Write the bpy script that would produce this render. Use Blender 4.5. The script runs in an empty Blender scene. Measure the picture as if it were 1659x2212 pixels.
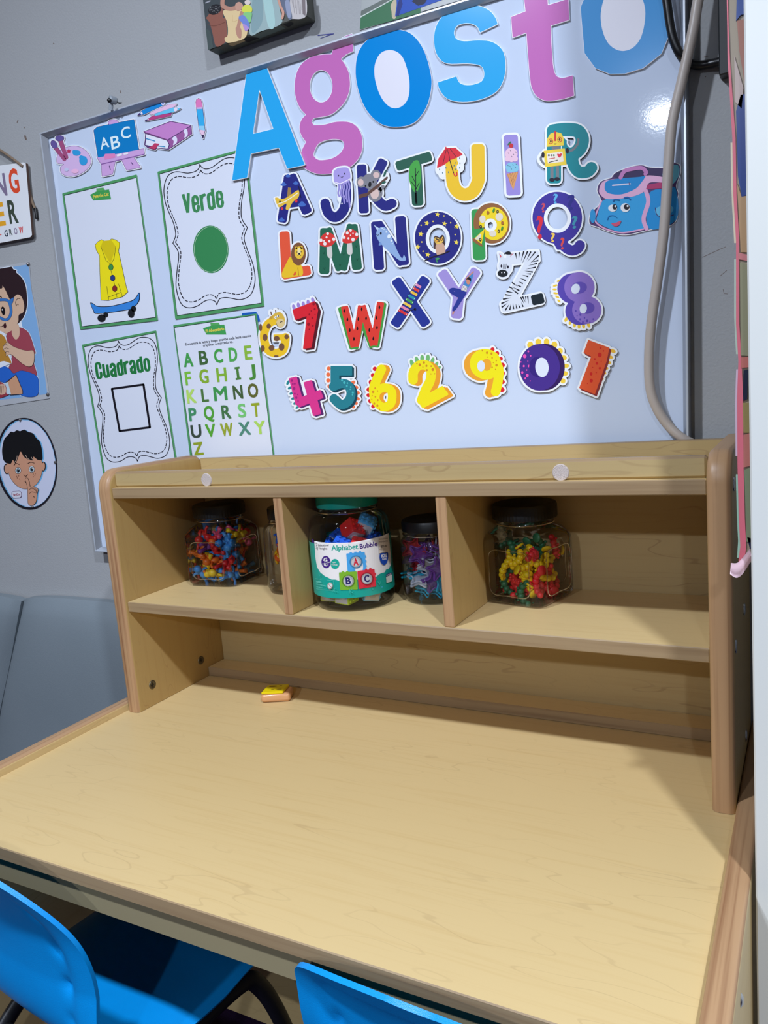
import bpy, bmesh, math, random
import numpy as np
from mathutils import Vector, Matrix
from mathutils.geometry import delaunay_2d_cdt

random.seed(7)
sc = bpy.context.scene
COL = sc.collection
# ------------------------------------------------------------ camera
W_, H_ = 1659, 2212
CT = np.array([1.08379439, -0.94876172, 0.53844142])
CF = 1715.66448
CR = np.array([[0.8777324, 0.47207578, -0.08203832], [0.00345682, -0.17745036, -0.98412368], [-0.47913869, 0.86351365, -0.15738581]])
cam = bpy.data.cameras.new('camera'); camo = bpy.data.objects.new('camera', cam); COL.objects.link(camo)
cam.sensor_fit = 'VERTICAL'; cam.sensor_height = 36.0; cam.lens = CF * 36.0 / H_
cam.clip_start = 0.02; cam.clip_end = 50
M = Matrix(((CR[0][0], -CR[1][0], -CR[2][0], CT[0]), (CR[0][1], -CR[1][1], -CR[2][1], CT[1]), (CR[0][2], -CR[1][2], -CR[2][2], CT[2]), (0, 0, 0, 1)))
camo.matrix_world = M
sc.camera = camo
# ------------------------------------------------------------ world, exposure, lamps
w = bpy.data.worlds.new('world'); sc.world = w; w.use_nodes = True
w.node_tree.nodes['Background'].inputs[0].default_value = (0.80, 0.90, 1.0, 1)
w.node_tree.nodes['Background'].inputs[1].default_value = 0.3
sc.view_settings.view_transform = 'Standard'; sc.view_settings.look = 'None'
sc.view_settings.exposure = 0.0; sc.view_settings.gamma = 1.0; sc.view_settings.use_curve_mapping = False
sc.cycles.use_denoising = True
sc.cycles.max_bounces = 10; sc.cycles.transparent_max_bounces = 24; sc.cycles.caustics_reflective = False; sc.cycles.caustics_refractive = False
ZC = 2.0                      # ceiling height above the desk top
ZF = -0.55                    # floor
LAMPS = [(1.74, -1.27, 53), (0.10, -1.27, 48), (0.27, -3.80, 74), (2.0, -3.9, 58)]
LCOL = (0.76, 0.85, 1.0)
def ceiling_lamp_light(x, y, p, parent):
    l = bpy.data.lights.new('lamp_light', 'AREA'); l.shape = 'DISK'; l.size = 0.12; l.energy = p; l.color = LCOL
    o = bpy.data.objects.new('lamp_light', l); COL.objects.link(o); o.location = (0, 0, -0.016); o.parent = parent

# ------------------------------------------------------------ helpers
def lin(c):
    c = c / 255.0
    return c / 12.92 if c <= 0.04045 else ((c + 0.055) / 1.055) ** 2.4
def rgb(t): return (lin(t[0]), lin(t[1]), lin(t[2]), 1.0)
_M = {}
def mat(col, rough=0.5, spec=0.5, metal=0.0, name='paint'):
    k = (tuple(col), rough, spec, metal)
    if k in _M: return _M[k]
    m = bpy.data.materials.new(name); m.use_nodes = True
    b = m.node_tree.nodes['Principled BSDF']
    b.inputs['Base Color'].default_value = rgb(col) if max(col) > 1.0 else (*col, 1)
    b.inputs['Roughness'].default_value = rough; b.inputs['Specular IOR Level'].default_value = spec
    b.inputs['Metallic'].default_value = metal
    _M[k] = m
    return m
def nodes(m): return m.node_tree.nodes, m.node_tree.links
def noisy(col, col2, scale, rough=0.7, bump=0.0, bscale=None, name='surface', spec=0.4, stretch=(1, 1, 1), detail=3):
    m = bpy.data.materials.new(name); m.use_nodes = True; N, L = nodes(m); b = N['Principled BSDF']
    tc = N.new('ShaderNodeTexCoord'); mp = N.new('ShaderNodeMapping'); mp.inputs['Scale'].default_value = stretch
    n = N.new('ShaderNodeTexNoise'); n.inputs['Scale'].default_value = scale; n.inputs['Detail'].default_value = detail
    r = N.new('ShaderNodeMix'); r.data_type = 'RGBA'
    r.inputs[6].default_value = rgb(col); r.inputs[7].default_value = rgb(col2)
    L.new(tc.outputs['Object'], mp.inputs[0]); L.new(mp.outputs[0], n.inputs['Vector']); L.new(n.outputs[0], r.inputs[0]); L.new(r.outputs[2], b.inputs['Base Color'])
    b.inputs['Roughness'].default_value = rough; b.inputs['Specular IOR Level'].default_value = spec
    if bump:
        n2 = N.new('ShaderNodeTexNoise'); n2.inputs['Scale'].default_value = bscale or scale * 8; n2.inputs['Detail'].default_value = 2
        bp = N.new('ShaderNodeBump'); bp.inputs['Strength'].default_value = bump; bp.inputs['Distance'].default_value = 0.002
        L.new(tc.outputs['Object'], n2.inputs['Vector']); L.new(n2.outputs[0], bp.inputs['Height']); L.new(bp.outputs[0], b.inputs['Normal'])
    return m
def maple(name, base, dark, line, axis=0, lines=0.5, seed=0.0, rough=0.42):
    """maple laminate: fine streaks along the grain plus wandering thin cathedral lines"""
    m = bpy.data.materials.new(name); m.use_nodes = True; N, L = nodes(m); b = N['Principled BSDF']
    tc = N.new('ShaderNodeTexCoord')
    s1 = [8.5, 8.5, 8.5]; s1[axis] = 1.7
    s2 = [150, 150, 150]; s2[axis] = 5
    def noise(sv, det, off):
        mp = N.new('ShaderNodeMapping'); mp.inputs['Scale'].default_value = sv; mp.inputs['Location'].default_value = (off, off * 1.7, off * .6)
        n = N.new('ShaderNodeTexNoise'); n.inputs['Scale'].default_value = 1.0; n.inputs['Detail'].default_value = det; n.inputs['Roughness'].default_value = 0.6
        L.new(tc.outputs['Object'], mp.inputs[0]); L.new(mp.outputs[0], n.inputs['Vector']); return n.outputs[0]
    big = noise(s1, 3.0, seed); fine = noise(s2, 2, seed + 3); s3 = [1.6, 1.6, 1.6]; s3[axis] = .8; broad = noise(s3, 1, seed + 9)
    s4 = [9, 9, 9]; s4[axis] = 3.5; gate = noise(s4, 2, seed + 5)
    mu = N.new('ShaderNodeMath'); mu.operation = 'MULTIPLY'; mu.inputs[1].default_value = 13.0; L.new(big, mu.inputs[0])
    fr = N.new('ShaderNodeMath'); fr.operation = 'FRACT'; L.new(mu.outputs[0], fr.inputs[0])
    cr = N.new('ShaderNodeValToRGB'); e = cr.color_ramp.elements
    e[0].position = 0.0; e[0].color = (0, 0, 0, 1); e[1].position = 0.05; e[1].color = (1, 1, 1, 1)
    x = cr.color_ramp.elements.new(0.02); x.color = (1, 1, 1, 1); x2 = cr.color_ramp.elements.new(0.075); x2.color = (0, 0, 0, 1)
    L.new(fr.outputs[0], cr.inputs[0])
    g = N.new('ShaderNodeMapRange'); g.inputs[1].default_value = 0.42; g.inputs[2].default_value = 0.62; L.new(gate, g.inputs[0])
    ml = N.new('ShaderNodeMath'); ml.operation = 'MULTIPLY'; L.new(cr.outputs[0], ml.inputs[0]); L.new(g.outputs[0], ml.inputs[1])
    ml2 = N.new('ShaderNodeMath'); ml2.operation = 'MULTIPLY'; ml2.inputs[1].default_value = lines; L.new(ml.outputs[0], ml2.inputs[0])
    fm = N.new('ShaderNodeMapRange'); fm.inputs[1].default_value = 0.52; fm.inputs[2].default_value = 0.8; L.new(fine, fm.inputs[0]); fm.inputs[4].default_value = 0.75
    a = N.new('ShaderNodeMix'); a.data_type = 'RGBA'; a.inputs[6].default_value = rgb(base); a.inputs[7].default_value = rgb(dark); 
    ad = N.new('ShaderNodeMath'); ad.operation = 'MULTIPLY_ADD'; ad.inputs[1].default_value = 0.75; L.new(fm.outputs[0], ad.inputs[0])
    bm_ = N.new('ShaderNodeMapRange'); bm_.inputs[1].default_value = 0.35; bm_.inputs[2].default_value = 0.7; bm_.inputs[4].default_value = 0.45; L.new(broad, bm_.inputs[0]); L.new(bm_.outputs[0], ad.inputs[2])
    L.new(ad.outputs[0], a.inputs[0])
    c = N.new('ShaderNodeMix'); c.data_type = 'RGBA'; c.inputs[7].default_value = rgb(line)
    L.new(ml2.outputs[0], c.inputs[0]); L.new(a.outputs[2], c.inputs[6]); L.new(c.outputs[2], b.inputs['Base Color'])
    b.inputs['Roughness'].default_value = rough; b.inputs['Specular IOR Level'].default_value = 0.35
    return m
def banding(name, base, dark, across, rough=0.4, k=130, along=3.0):
    """solid edge wood: lines that run along the edge, dense across the chosen axis"""
    m = bpy.data.materials.new(name); m.use_nodes = True; N, L = nodes(m); b = N['Principled BSDF']
    tc = N.new('ShaderNodeTexCoord'); mp = N.new('ShaderNodeMapping'); s = [along] * 3; s[across] = k; mp.inputs['Scale'].default_value = s
    n = N.new('ShaderNodeTexNoise'); n.inputs['Scale'].default_value = 1; n.inputs['Detail'].default_value = 2.5
    mr = N.new('ShaderNodeMapRange'); mr.inputs[1].default_value = 0.48; mr.inputs[2].default_value = 0.72
    a = N.new('ShaderNodeMix'); a.data_type = 'RGBA'; a.inputs[6].default_value = rgb(base); a.inputs[7].default_value = rgb(dark)
    L.new(tc.outputs['Object'], mp.inputs[0]); L.new(mp.outputs[0], n.inputs['Vector']); L.new(n.outputs[0], mr.inputs[0]); L.new(mr.outputs[0], a.inputs[0]); L.new(a.outputs[2], b.inputs['Base Color'])
    b.inputs['Roughness'].default_value = rough; b.inputs['Specular IOR Level'].default_value = 0.4
    return m
def clear(name, tint=(0.95, 0.95, 0.95), gl=0.06, rough=0.04, boost=1.0):
    m = bpy.data.materials.new(name); m.use_nodes = True; N, L = nodes(m)
    N.remove(N['Principled BSDF']); out = N['Material Output']
    t = N.new('ShaderNodeBsdfTransparent'); t.inputs[0].default_value = (*tint, 1)
    g = N.new('ShaderNodeBsdfGlossy'); g.inputs['Roughness'].default_value = rough; g.inputs[0].default_value = (1, 1, 1, 1)
    f = N.new('ShaderNodeFresnel'); f.inputs[0].default_value = 1.45
    mu = N.new('ShaderNodeMath'); mu.operation = 'MULTIPLY'; mu.inputs[1].default_value = boost; L.new(f.outputs[0], mu.inputs[0])
    mx = N.new('ShaderNodeMixShader'); L.new(mu.outputs[0], mx.inputs[0]); L.new(t.outputs[0], mx.inputs[1]); L.new(g.outputs[0], mx.inputs[2]); L.new(mx.outputs[0], out.inputs[0])
    return m

def tag(o, label=None, cat=None, group=None, kind=None):
    if label: o['label'] = label
    if cat: o['category'] = cat
    if group: o['group'] = group
    if kind: o['kind'] = kind
    return o
def empty(name, loc=(0, 0, 0), rz=0.0):
    o = bpy.data.objects.new(name, None); COL.objects.link(o); o.location = loc; o.rotation_euler = (0, 0, rz); o.empty_display_size = 0.02
    return o
def link_mesh(name, me, mats=(), parent=None, loc=None):
    o = bpy.data.objects.new(name, me); COL.objects.link(o)
    for m in mats: me.materials.append(m)
    if parent is not None: o.parent = parent
    if loc is not None: o.location = loc
    return o
def from_bm(name, bm, mats, parent=None, smooth=False, loc=None, auto=None):
    me = bpy.data.meshes.new(name); bm.normal_update(); bm.to_mesh(me); bm.free()
    o = link_mesh(name, me, mats if isinstance(mats, (list, tuple)) else [mats], parent, loc)
    if smooth:
        for p in me.polygons: p.use_smooth = True
        if auto is not None: me.set_sharp_from_angle(angle=math.radians(auto))
    return o
def box(bm, a, b, bev=0.0, seg=2):
    r = bmesh.ops.create_cube(bm, size=1.0); vs = r['verts']
    c = [(a[i] + b[i]) / 2 for i in range(3)]; s = [abs(b[i] - a[i]) for i in range(3)]
    for v in vs: v.co = Vector((v.co.x * s[0] + c[0], v.co.y * s[1] + c[1], v.co.z * s[2] + c[2]))
    if bev:
        es = list({e for v in vs for e in v.link_edges})
        bmesh.ops.bevel(bm, geom=es, offset=bev, segments=seg, profile=0.5, affect='EDGES')
def boxobj(name, a, b, mats, parent=None, bev=0.0, seg=2, rule=None, smooth=False):
    bm = bmesh.new(); box(bm, a, b, bev, seg)
    bm.normal_update()
    if rule:
        for f in bm.faces: f.material_index = rule(f.normal, f.calc_center_median())
    return from_bm(name, bm, mats, parent, smooth=smooth, auto=35 if smooth else None)
def tube(bm, pts, r, n=8, cap=True, flat=None, closed=False):
    """round tube along points; r number or list; flat=(sx, sy) squashes the section"""
    P = [Vector(p) for p in pts]; rings = []; up = None
    for i, p in enumerate(P):
        a = P[i - 1] if (i > 0 or closed) else P[i]; b = P[(i + 1) % len(P)] if (i < len(P) - 1 or closed) else P[i]
        t = (b - a).normalized()
        if up is None:
            up = Vector((0, 0, 1)) if abs(t.z) < .9 else Vector((1, 0, 0))
        s = t.cross(up).normalized(); up = s.cross(t).normalized()
        rr = r[i] if isinstance(r, (list, tuple)) else r
        fx, fy = flat or (1, 1)
        rings.append([bm.verts.new(p + s * (math.cos(2 * math.pi * k / n) * rr * fx) + up * (math.sin(2 * math.pi * k / n) * rr * fy)) for k in range(n)])
    m = len(rings)
    for i in range(m if closed else m - 1):
        A = rings[i]; B = rings[(i + 1) % m]
        for k in range(n): bm.faces.new((A[k], A[(k + 1) % n], B[(k + 1) % n], B[k]))
    if cap and not closed:
        bm.faces.new(rings[0][::-1]); bm.faces.new(rings[-1])
def catmull(pts, k=6, closed=False):
    n = len(pts); out = []
    rng = range(n if closed else n - 1)
    g = lambda i: np.array(pts[i % n] if closed else pts[min(max(i, 0), n - 1)], float)
    for i in rng:
        p0, p1, p2, p3 = g(i - 1), g(i), g(i + 1), g(i + 2)
        for j in range(k):
            t = j / k
            out.append(tuple(0.5 * (2 * p1 + (p2 - p0) * t + (2 * p0 - 5 * p1 + 4 * p2 - p3) * t * t + (3 * p1 - p0 - 3 * p2 + p3) * t ** 3)))
    if not closed: out.append(tuple(g(n - 1)))
    return out
def lathe(bm, prof, n=48, sq=None, rot=0.0, c=(0, 0), mi=0):
    """revolve (r, z); sq = per-profile exponent list for rounded-square sections"""
    rings = []
    for i, (r, z) in enumerate(prof):
        ring = []
        p = sq[i] if sq else 2.0
        for k in range(n):
            a = 2 * math.pi * k / n
            ca, sa = math.cos(a), math.sin(a)
            q = r if p == 2.0 else r / ((abs(ca) ** p + abs(sa) ** p) ** (1 / p))
            x, y = ca * q, sa * q
            ring.append(bm.verts.new((c[0] + x * math.cos(rot) - y * math.sin(rot), c[1] + x * math.sin(rot) + y * math.cos(rot), z)))
        rings.append(ring)
    for i in range(len(rings) - 1):
        for k in range(n):
            f = bm.faces.new((rings[i][k], rings[i][(k + 1) % n], rings[i + 1][(k + 1) % n], rings[i + 1][k])); f.material_index = mi
    return rings
def prism(bm, outline, x0, x1, axis=0):
    """extrude a closed 2D outline along an axis; outline = (y,z) for axis 0, (x,z) for axis 1, (x,y) for axis 2"""
    def P(u, v, x): return (x, u, v) if axis == 0 else ((u, x, v) if axis == 1 else (u, v, x))
    A = [bm.verts.new(P(u, v, x0)) for u, v in outline]; B = [bm.verts.new(P(u, v, x1)) for u, v in outline]
    n = len(A); fs = [bm.faces.new(A[::-1]), bm.faces.new(B)]
    for i in range(n): fs.append(bm.faces.new((A[i], A[(i + 1) % n], B[(i + 1) % n], B[i])))
    bmesh.ops.recalc_face_normals(bm, faces=fs)
    return fs
def arc(cx, cy, r, a0, a1, n=6):
    return [(cx + r * math.cos(math.radians(a0 + (a1 - a0) * i / n)), cy + r * math.sin(math.radians(a0 + (a1 - a0) * i / n))) for i in range(n + 1)]

# ------------------------------------------------------------ materials
TOP = dict(base=(209, 182, 130), dark=(199, 168, 114), line=(150, 118, 80))
M_TOPX = maple('maple_laminate_along_x', **TOP, axis=0, lines=0.2, seed=1.3)
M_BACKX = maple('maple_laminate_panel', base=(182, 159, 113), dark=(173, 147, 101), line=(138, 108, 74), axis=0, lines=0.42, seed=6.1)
M_TOPY = maple('maple_laminate_across', **TOP, axis=1, lines=0.25, seed=2.0)
M_TOPZ = maple('maple_laminate_upright', base=(187, 157, 101), dark=(176, 143, 89), line=(150, 114, 74), axis=2, lines=0.3, seed=4.4)
BD = dict(base=(157, 132, 99), dark=(140, 114, 84))
M_EDX = banding('wood_edge_x', **BD, across=2)
M_EDZ = banding('wood_edge_z', base=(178, 140, 102), dark=(142, 102, 71), across=0, k=150, along=2.2)
M_WALL = noisy((172, 172, 172), (167, 168, 169), 3.0, rough=0.75, bump=0.25, bscale=260, name='grey_wall_paint')
M_WHITE = noisy((214, 214, 208), (208, 209, 204), 2.0, rough=0.35, name='white_panel', spec=0.5)
M_CEIL = mat((190, 190, 186), 0.9, name='ceiling_paint')
M_ALU = mat((0.42, 0.44, 0.48), 0.38, 0.5, 0.6, name='brushed_aluminium')
M_ALUW = mat((0.62, 0.66, 0.72), 0.3, 0.5, 0.3, name='frame_lip')
M_BOARD = noisy((209, 220, 238), (204, 215, 235), 1.2, rough=0.04, bump=.012, bscale=260, name='whiteboard_enamel', spec=0.5)
M_BLACKP = mat((16, 16, 18), 0.35, name='black_plastic')
M_BLUE = noisy((0, 146, 224), (0, 138, 214), 30, rough=0.38, bump=0.12, bscale=900, name='blue_chair_plastic', spec=0.5)
M_DARK = mat((26, 27, 32), 0.4, name='dark_metal')

# ------------------------------------------------------------ room
YW = 0.285
def struct(o): o['kind'] = 'structure'; return o
wall_back = struct(boxobj('wall_back', (-4.6, YW, ZF - .1), (4.6, YW + .1, ZC + .1), M_WALL))
struct(boxobj('wall_left', (-4.6, -7.4, ZF - .1), (-4.5, YW, ZC + .1), M_WALL))
struct(boxobj('wall_right', (4.5, -7.4, ZF - .1), (4.6, YW, ZC + .1), M_WALL))
struct(boxobj('wall_front', (-4.6, -7.5, ZF - .1), (4.6, -7.4, ZC + .1), M_WALL))
struct(boxobj('ceiling', (-4.5, -7.4, ZC), (4.5, YW, ZC + .1), M_CEIL))
M_CARPET = noisy((44, 22, 62), (20, 10, 34), 260, rough=0.95, bump=1.0, bscale=700, name='purple_carpet', spec=0.1)
struct(boxobj('floor', (-4.5, -7.4, ZF - .1), (4.5, YW, ZF), M_CARPET))
M_EMIT = bpy.data.materials.new('lamp_glow'); M_EMIT.use_nodes = True
_b = M_EMIT.node_tree.nodes['Principled BSDF']; _b.inputs['Emission Color'].default_value = (1, .97, .92, 1); _b.inputs['Emission Strength'].default_value = 6
for i, (x, y, p) in enumerate(LAMPS):
    e = tag(empty('ceiling_light', (x, y, ZC)), 'round recessed white ceiling light above the desk area', 'ceiling light', 'recessed ceiling lights')
    bm = bmesh.new(); lathe(bm, [(0.078, -0.012), (0.095, -0.010), (0.1, 0.0)], 32); from_bm('trim_ring', bm, mat((230, 230, 228), .5), e, True)
    bm = bmesh.new(); bmesh.ops.create_circle(bm, cap_ends=True, segments=32, radius=0.078, matrix=Matrix.Translation((0, 0, -0.012))); from_bm('diffuser', bm, M_EMIT, e)
    ceiling_lamp_light(0, 0, p, e)

# ------------------------------------------------------------ desk
DT = 0.0005
desk = tag(empty('desk', (0.5, -0.07, ZF)), 'low maple laminate desk with raised side rims under the hutch', 'desk')
def dpart(o): o.parent = desk; o.matrix_parent_inverse = Matrix.Translation((-0.5, 0.07, -ZF)); return o
XL, XR, XO, DF, DB = -0.0052, 1.0005, 1.0259, -0.383, 0.252
dpart(boxobj('desktop', (XL, DF, -0.018), (XR, DB, 0.0), [M_TOPX, M_EDX], None, 0.0012, 1, rule=lambda n, c: 1 if abs(n.y) > .6 else 0))
def rim_panel(x0, x1):
    bm = bmesh.new()
    out = [(DF - .002, ZF)] + [(DF - .002, 0.0005)] + arc(DF + .012, 0.0, 0.0135, 180, 90, 5) + [(DB, 0.0135), (DB, ZF)]
    out = [(DF - .002, ZF)] + [(DF - .002 + 0.014 - 0.014 * math.cos(math.radians(a)), 0.0 + 0.0135 * math.sin(math.radians(a))) for a in (0, 20, 40, 60, 80, 90)] + [(DB, 0.0135), (DB, ZF)]
    prism(bm, out, x0, x1)
    es = [e for e in bm.edges if abs(e.verts[0].co.x - e.verts[1].co.x) < 1e-6 and min(e.verts[0].co.z, e.verts[1].co.z) > -1e-4]
    es += [e for e in bm.edges if abs(e.verts[0].co.x - e.verts[1].co.x) < 1e-6 and max(e.verts[0].co.y, e.verts[1].co.y) < DF and e not in es]
    bmesh.ops.bevel(bm, geom=es, offset=0.0045, segments=3, profile=0.5, affect='EDGES')
    bm.normal_update()
    for f in bm.faces:
        c = f.calc_center_median(); f.material_index = 0 if abs(f.normal.x) > .95 else 1
    return dpart(from_bm('side_panel', bm, [M_TOPY, M_EDZ], None, True, auto=40))
rim_panel(XR, XO); rim_panel(XL - .0254, XL)
dpart(boxobj('apron', (XL, -0.3765, -0.0520), (XR, -0.361, -0.018), noisy((150, 138, 106), (140, 128, 98), 6, rough=.45, name='apron_laminate_shaded')))  # desk laminate in a darker tone: shade under the front edge put into the colour
dpart(boxobj('back_panel', (XL, 0.0, ZF + .0), (XR, 0.015, -0.018), M_TOPX))
for y, z in ((-0.271, 0.0 - 0.022), (-.271, -.3)):
    bm = bmesh.new(); lathe(bm, [(0.0001, .0022), (.0035, .002), (.0055, 0.0006), (.006, 0)], 16)
    o = from_bm('screw_cap', bm, mat((0.6, .6, .62), .25, .5, 1.0, 'chrome'), None, True); o.rotation_euler = (0, math.radians(90), 0); o.location = (XO, y, z); dpart(o)

# ------------------------------------------------------------ hutch
TS, TD = 0.0270, 0.0155
HW = 1.0; HB = 0.2362; HZ = 0.435
hut = tag(empty('desk_hutch', (0.5, 0.12, 0)), 'maple hutch with three cubbies and open shelf standing on the desk', 'hutch')
def hpart(o): o.parent = hut; o.matrix_parent_inverse = Matrix.Translation((-0.5, -0.12, 0)); return o
def hside(x0, x1):
    bm = bmesh.new()
    R_ = 0.036
    out = [(0.0, DT)] + [(0.0, HZ - R_)] + arc(R_, HZ - R_, R_, 170, 90, 7) + arc(0.25 - .03, HZ - .03, .03, 90, 0, 6) + [(0.25, DT)]
    prism(bm, out, x0, x1)
    es = [e for e in bm.edges if abs(e.verts[0].co.x - e.verts[1].co.x) < 1e-6 and not (e.verts[0].co.z < .01 and e.verts[1].co.z < .01)]
    bmesh.ops.bevel(bm, geom=es, offset=0.0075, segments=4, profile=0.5, affect='EDGES')
    bm.normal_update()
    for f in bm.faces: f.material_index = 0 if abs(f.normal.x) > .97 else 1
    return hpart(from_bm('side_panel', bm, [M_TOPZ, M_EDZ], None, True, auto=45))
sideL = hside(0, TS); sideR = hside(HW - TS, HW)
edge_front = lambda n, c: 1 if n.y < -.6 else 0
def hbox(name, a, b, mats, rule=edge_front, bev=0.0012):
    return hpart(boxobj(name, a, b, mats, None, bev, 1, rule=rule))
hbox('middle_shelf', (TS, 0.0087, 0.1843), (HW - TS, HB, 0.2024), [M_TOPX, M_EDX])
hbox('top_shelf', (TS, 0.0085, 0.3849), (HW - TS, HB, 0.4032), [M_TOPX, M_EDX])
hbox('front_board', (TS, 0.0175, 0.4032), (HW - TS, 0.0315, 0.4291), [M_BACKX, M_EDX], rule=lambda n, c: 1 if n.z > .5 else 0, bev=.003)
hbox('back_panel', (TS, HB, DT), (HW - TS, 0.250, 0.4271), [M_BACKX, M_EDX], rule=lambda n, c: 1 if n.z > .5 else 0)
hbox('bottom_rail', (TS, 0.1885, DT), (HW - TS, HB, 0.0185), [M_TOPX, M_EDX])
for x in (0.3616, 0.6314):
    hbox('divider', (x, 0.0105, 0.2024), (x + TD, HB, 0.3849), [M_TOPZ, M_EDZ])
def screw(x, y, z, inward, m1, m2, cross=True):
    bm = bmesh.new(); lathe(bm, [(0.0001, .0008), (.0052, .0010), (.0066, 0.0016), (.0078, 0.0012), (.0080, 0)], 24)
    o = from_bm('screw', bm, m1, None, True); o.rotation_euler = (0, math.radians(90), 0); o.location = (x, y, z); hpart(o)
    if cross:
        bm = bmesh.new(); box(bm, (-.0038, -.0007, .0006), (.0038, .0007, .0013)); box(bm, (-.0007, -.0038, .0006), (.0007, .0038, .00131))
        q = from_bm('cross_slot', bm, m2, o)
bronze = mat((0.16, .14, .10), .4, .5, .9, 'aged_bronze'); chrome = mat((0.6, .6, .62), .25, .5, 1.0)
for y, z in ((0.171, 0.0385), (0.040, 0.0385)): screw(TS, y, z, 1, bronze, M_BLACKP)
for y, z in ((0.022, 0.395), (0.144, 0.212), (0.020, 0.2035), (0.151, 0.034)): screw(HW, y, z, -1, chrome, M_BLACKP, False)
for x, lb in ((0.231, 'round white hook tape dot on hutch front board, above the left cubby'), (0.803, 'round white hook tape dot on hutch front board, above the right cubby')):
    bm = bmesh.new(); lathe(bm, [(.0001, .0014), (.0098, .0014), (.0108, 0.0)], 28)
    M_VEL = noisy((222, 208, 200), (196, 180, 174), 900, rough=.9, bump=.8, bscale=1500, name='hook_tape')
    o = from_bm('hook_tape_dot', bm, M_VEL, None, True, auto=50); o.rotation_euler = (math.radians(90), 0, 0); o.location = (x, 0.0175, 0.4130)
    tag(o, lb, 'hook tape')

# ------------------------------------------------------------ white upright panel at the right
bm = bmesh.new()
prism(bm, [(1.0325, ZF), (1.66, ZF), (1.66, 1.62), (1.0245, 1.62)], -0.150, -0.128, axis=1)
bmesh.ops.bevel(bm, geom=[e for e in bm.edges], offset=.0015, segments=1, affect='EDGES')
tag(from_bm('partition_panel', bm, M_WHITE), 'tall plain white panel standing beside the right rim of the desk', 'panel')

# ------------------------------------------------------------ nap mat at the left
bm = bmesh.new()
def matsec(xa0, xa1, xb0, xb1, y, top, ph):
    """padded section between slanted left and right borders"""
    nx, nz = 40, 30; g = []
    for j in range(nz + 1):
        v = j / nz; z = ZF + 0.004 + (top - ZF - .004) * v; row = []
        for i in range(nx + 1):
            u = i / nx; x = (xa0 + (xa1 - xa0) * v) * (1 - u) + (xb0 + (xb1 - xb0) * v) * u
            puff = 0.030 * (1 - abs(2 * u - 1) ** 5) ** .5 * (1 - max(0, (v - .5) * 2) ** 7) ** .6
            puff += 0.0016 * math.sin(7 * u + 4 * v + ph) + .0012 * math.sin(13 * v - 5 * u)
            zz = z - 0.010 * (abs(2 * u - 1) ** 6) * v ** 4
            row.append(bm.verts.new((x, y - puff, zz)))
        g.append(row)
    for j in range(nz):
        for i in range(nx): bm.faces.new((g[j][i], g[j][i + 1], g[j + 1][i + 1], g[j + 1][i]))
    bk = [bm.verts.new((g[j][i].co.x, y + .012, g[j][i].co.z)) for j, i in ((0, 0), (0, nx), (nz, nx), (nz, 0))]
    top_ = [g[nz][i] for i in range(nx + 1)]
    bm.faces.new([bk[3], *top_, bk[2]][::-1]) if False else None
    for i in range(nx): bm.faces.new((g[nz][i], g[nz][i + 1], bm.verts.new((g[nz][i + 1].co.x, y + .02, g[nz][i + 1].co.z)), bm.verts.new((g[nz][i].co.x, y + .02, g[nz][i].co.z))))
    for j in range(nz):
        for q in (0, nx): bm.faces.new((g[j][q], g[j + 1][q], bm.verts.new((g[j + 1][q].co.x, y + .02, g[j + 1][q].co.z)), bm.verts.new((g[j][q].co.x, y + .02, g[j][q].co.z))))
mt = tag(empty('nap_mat', (-.5, .25, ZF)), 'blue-grey vinyl nap mat leaning on the wall left of the desk', 'mat')
M_MAT = noisy((134, 143, 149), (126, 136, 142), 5, rough=.5, bump=.15, bscale=500, name='vinyl')
matsec(-.93, -.600, -.045, -.045, 0.262, 0.110, 0.0)
o = from_bm('mat_section', bm, M_MAT, mt, True, auto=50); o.matrix_parent_inverse = Matrix.Translation((.5, -.25, -ZF))
bm = bmesh.new(); matsec(-1.55, -1.22, -.932, -.604, 0.258, 0.106, 2.0)
o = from_bm('mat_section', bm, M_MAT, mt, True, auto=50); o.matrix_parent_inverse = Matrix.Translation((.5, -.25, -ZF))
# ------------------------------------------------------------ flat shapes: outlines as distance fields, cut and filled
REFC = (.85, .90, .99)
def C(r, g, b):
    """print colour from the colour seen under the room's cool light"""
    return tuple(min(.92, max(0.002, lin(v) / q)) for v, q in zip((r, g, b), REFC))
def ray(u, v):
    d = CR.T @ np.array([(u - W_ / 2) / CF, (v - H_ / 2) / CF, 1.0]); return d
def on_y(u, v, y):
    d = ray(u, v); return CT + d * ((y - CT[1]) / d[1])
def proj(P):
    c = CR @ (np.array(P) - CT); return np.array([W_ / 2 + CF * c[0] / c[2], H_ / 2 + CF * c[1] / c[2]])
FR = dict(R=(0, 0, 1.0), F1=(0, 0, 2.9625), F2=(400, 0, 2.765), F3=(1000, 0, 2.5175), F4=(580, 260, 4.1475), F5=(900, 260, 4.1475), F6=(560, 560, 4.1475),
          F7=(900, 560, 3.6065), F8=(1240, 300, 3.9594), G1=(120, 360, 6.146), G2=(330, 320, 5.82), G3=(160, 700, 6.9125), G4=(360, 660, 6.381),
          G5=(0, 300, 3.811), G6=(0, 860, 5.53), GL=(670, 1140, 8.7316), GB=(0, 560, 6.909), GP=(290, 200, 9.7588), GC=(420, 0, 4.879), GD=(770, 0, 7.213))
def real(fr, x, y): f = FR[fr]; return f[0] + x / f[2], f[1] + y / f[2]

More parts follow.
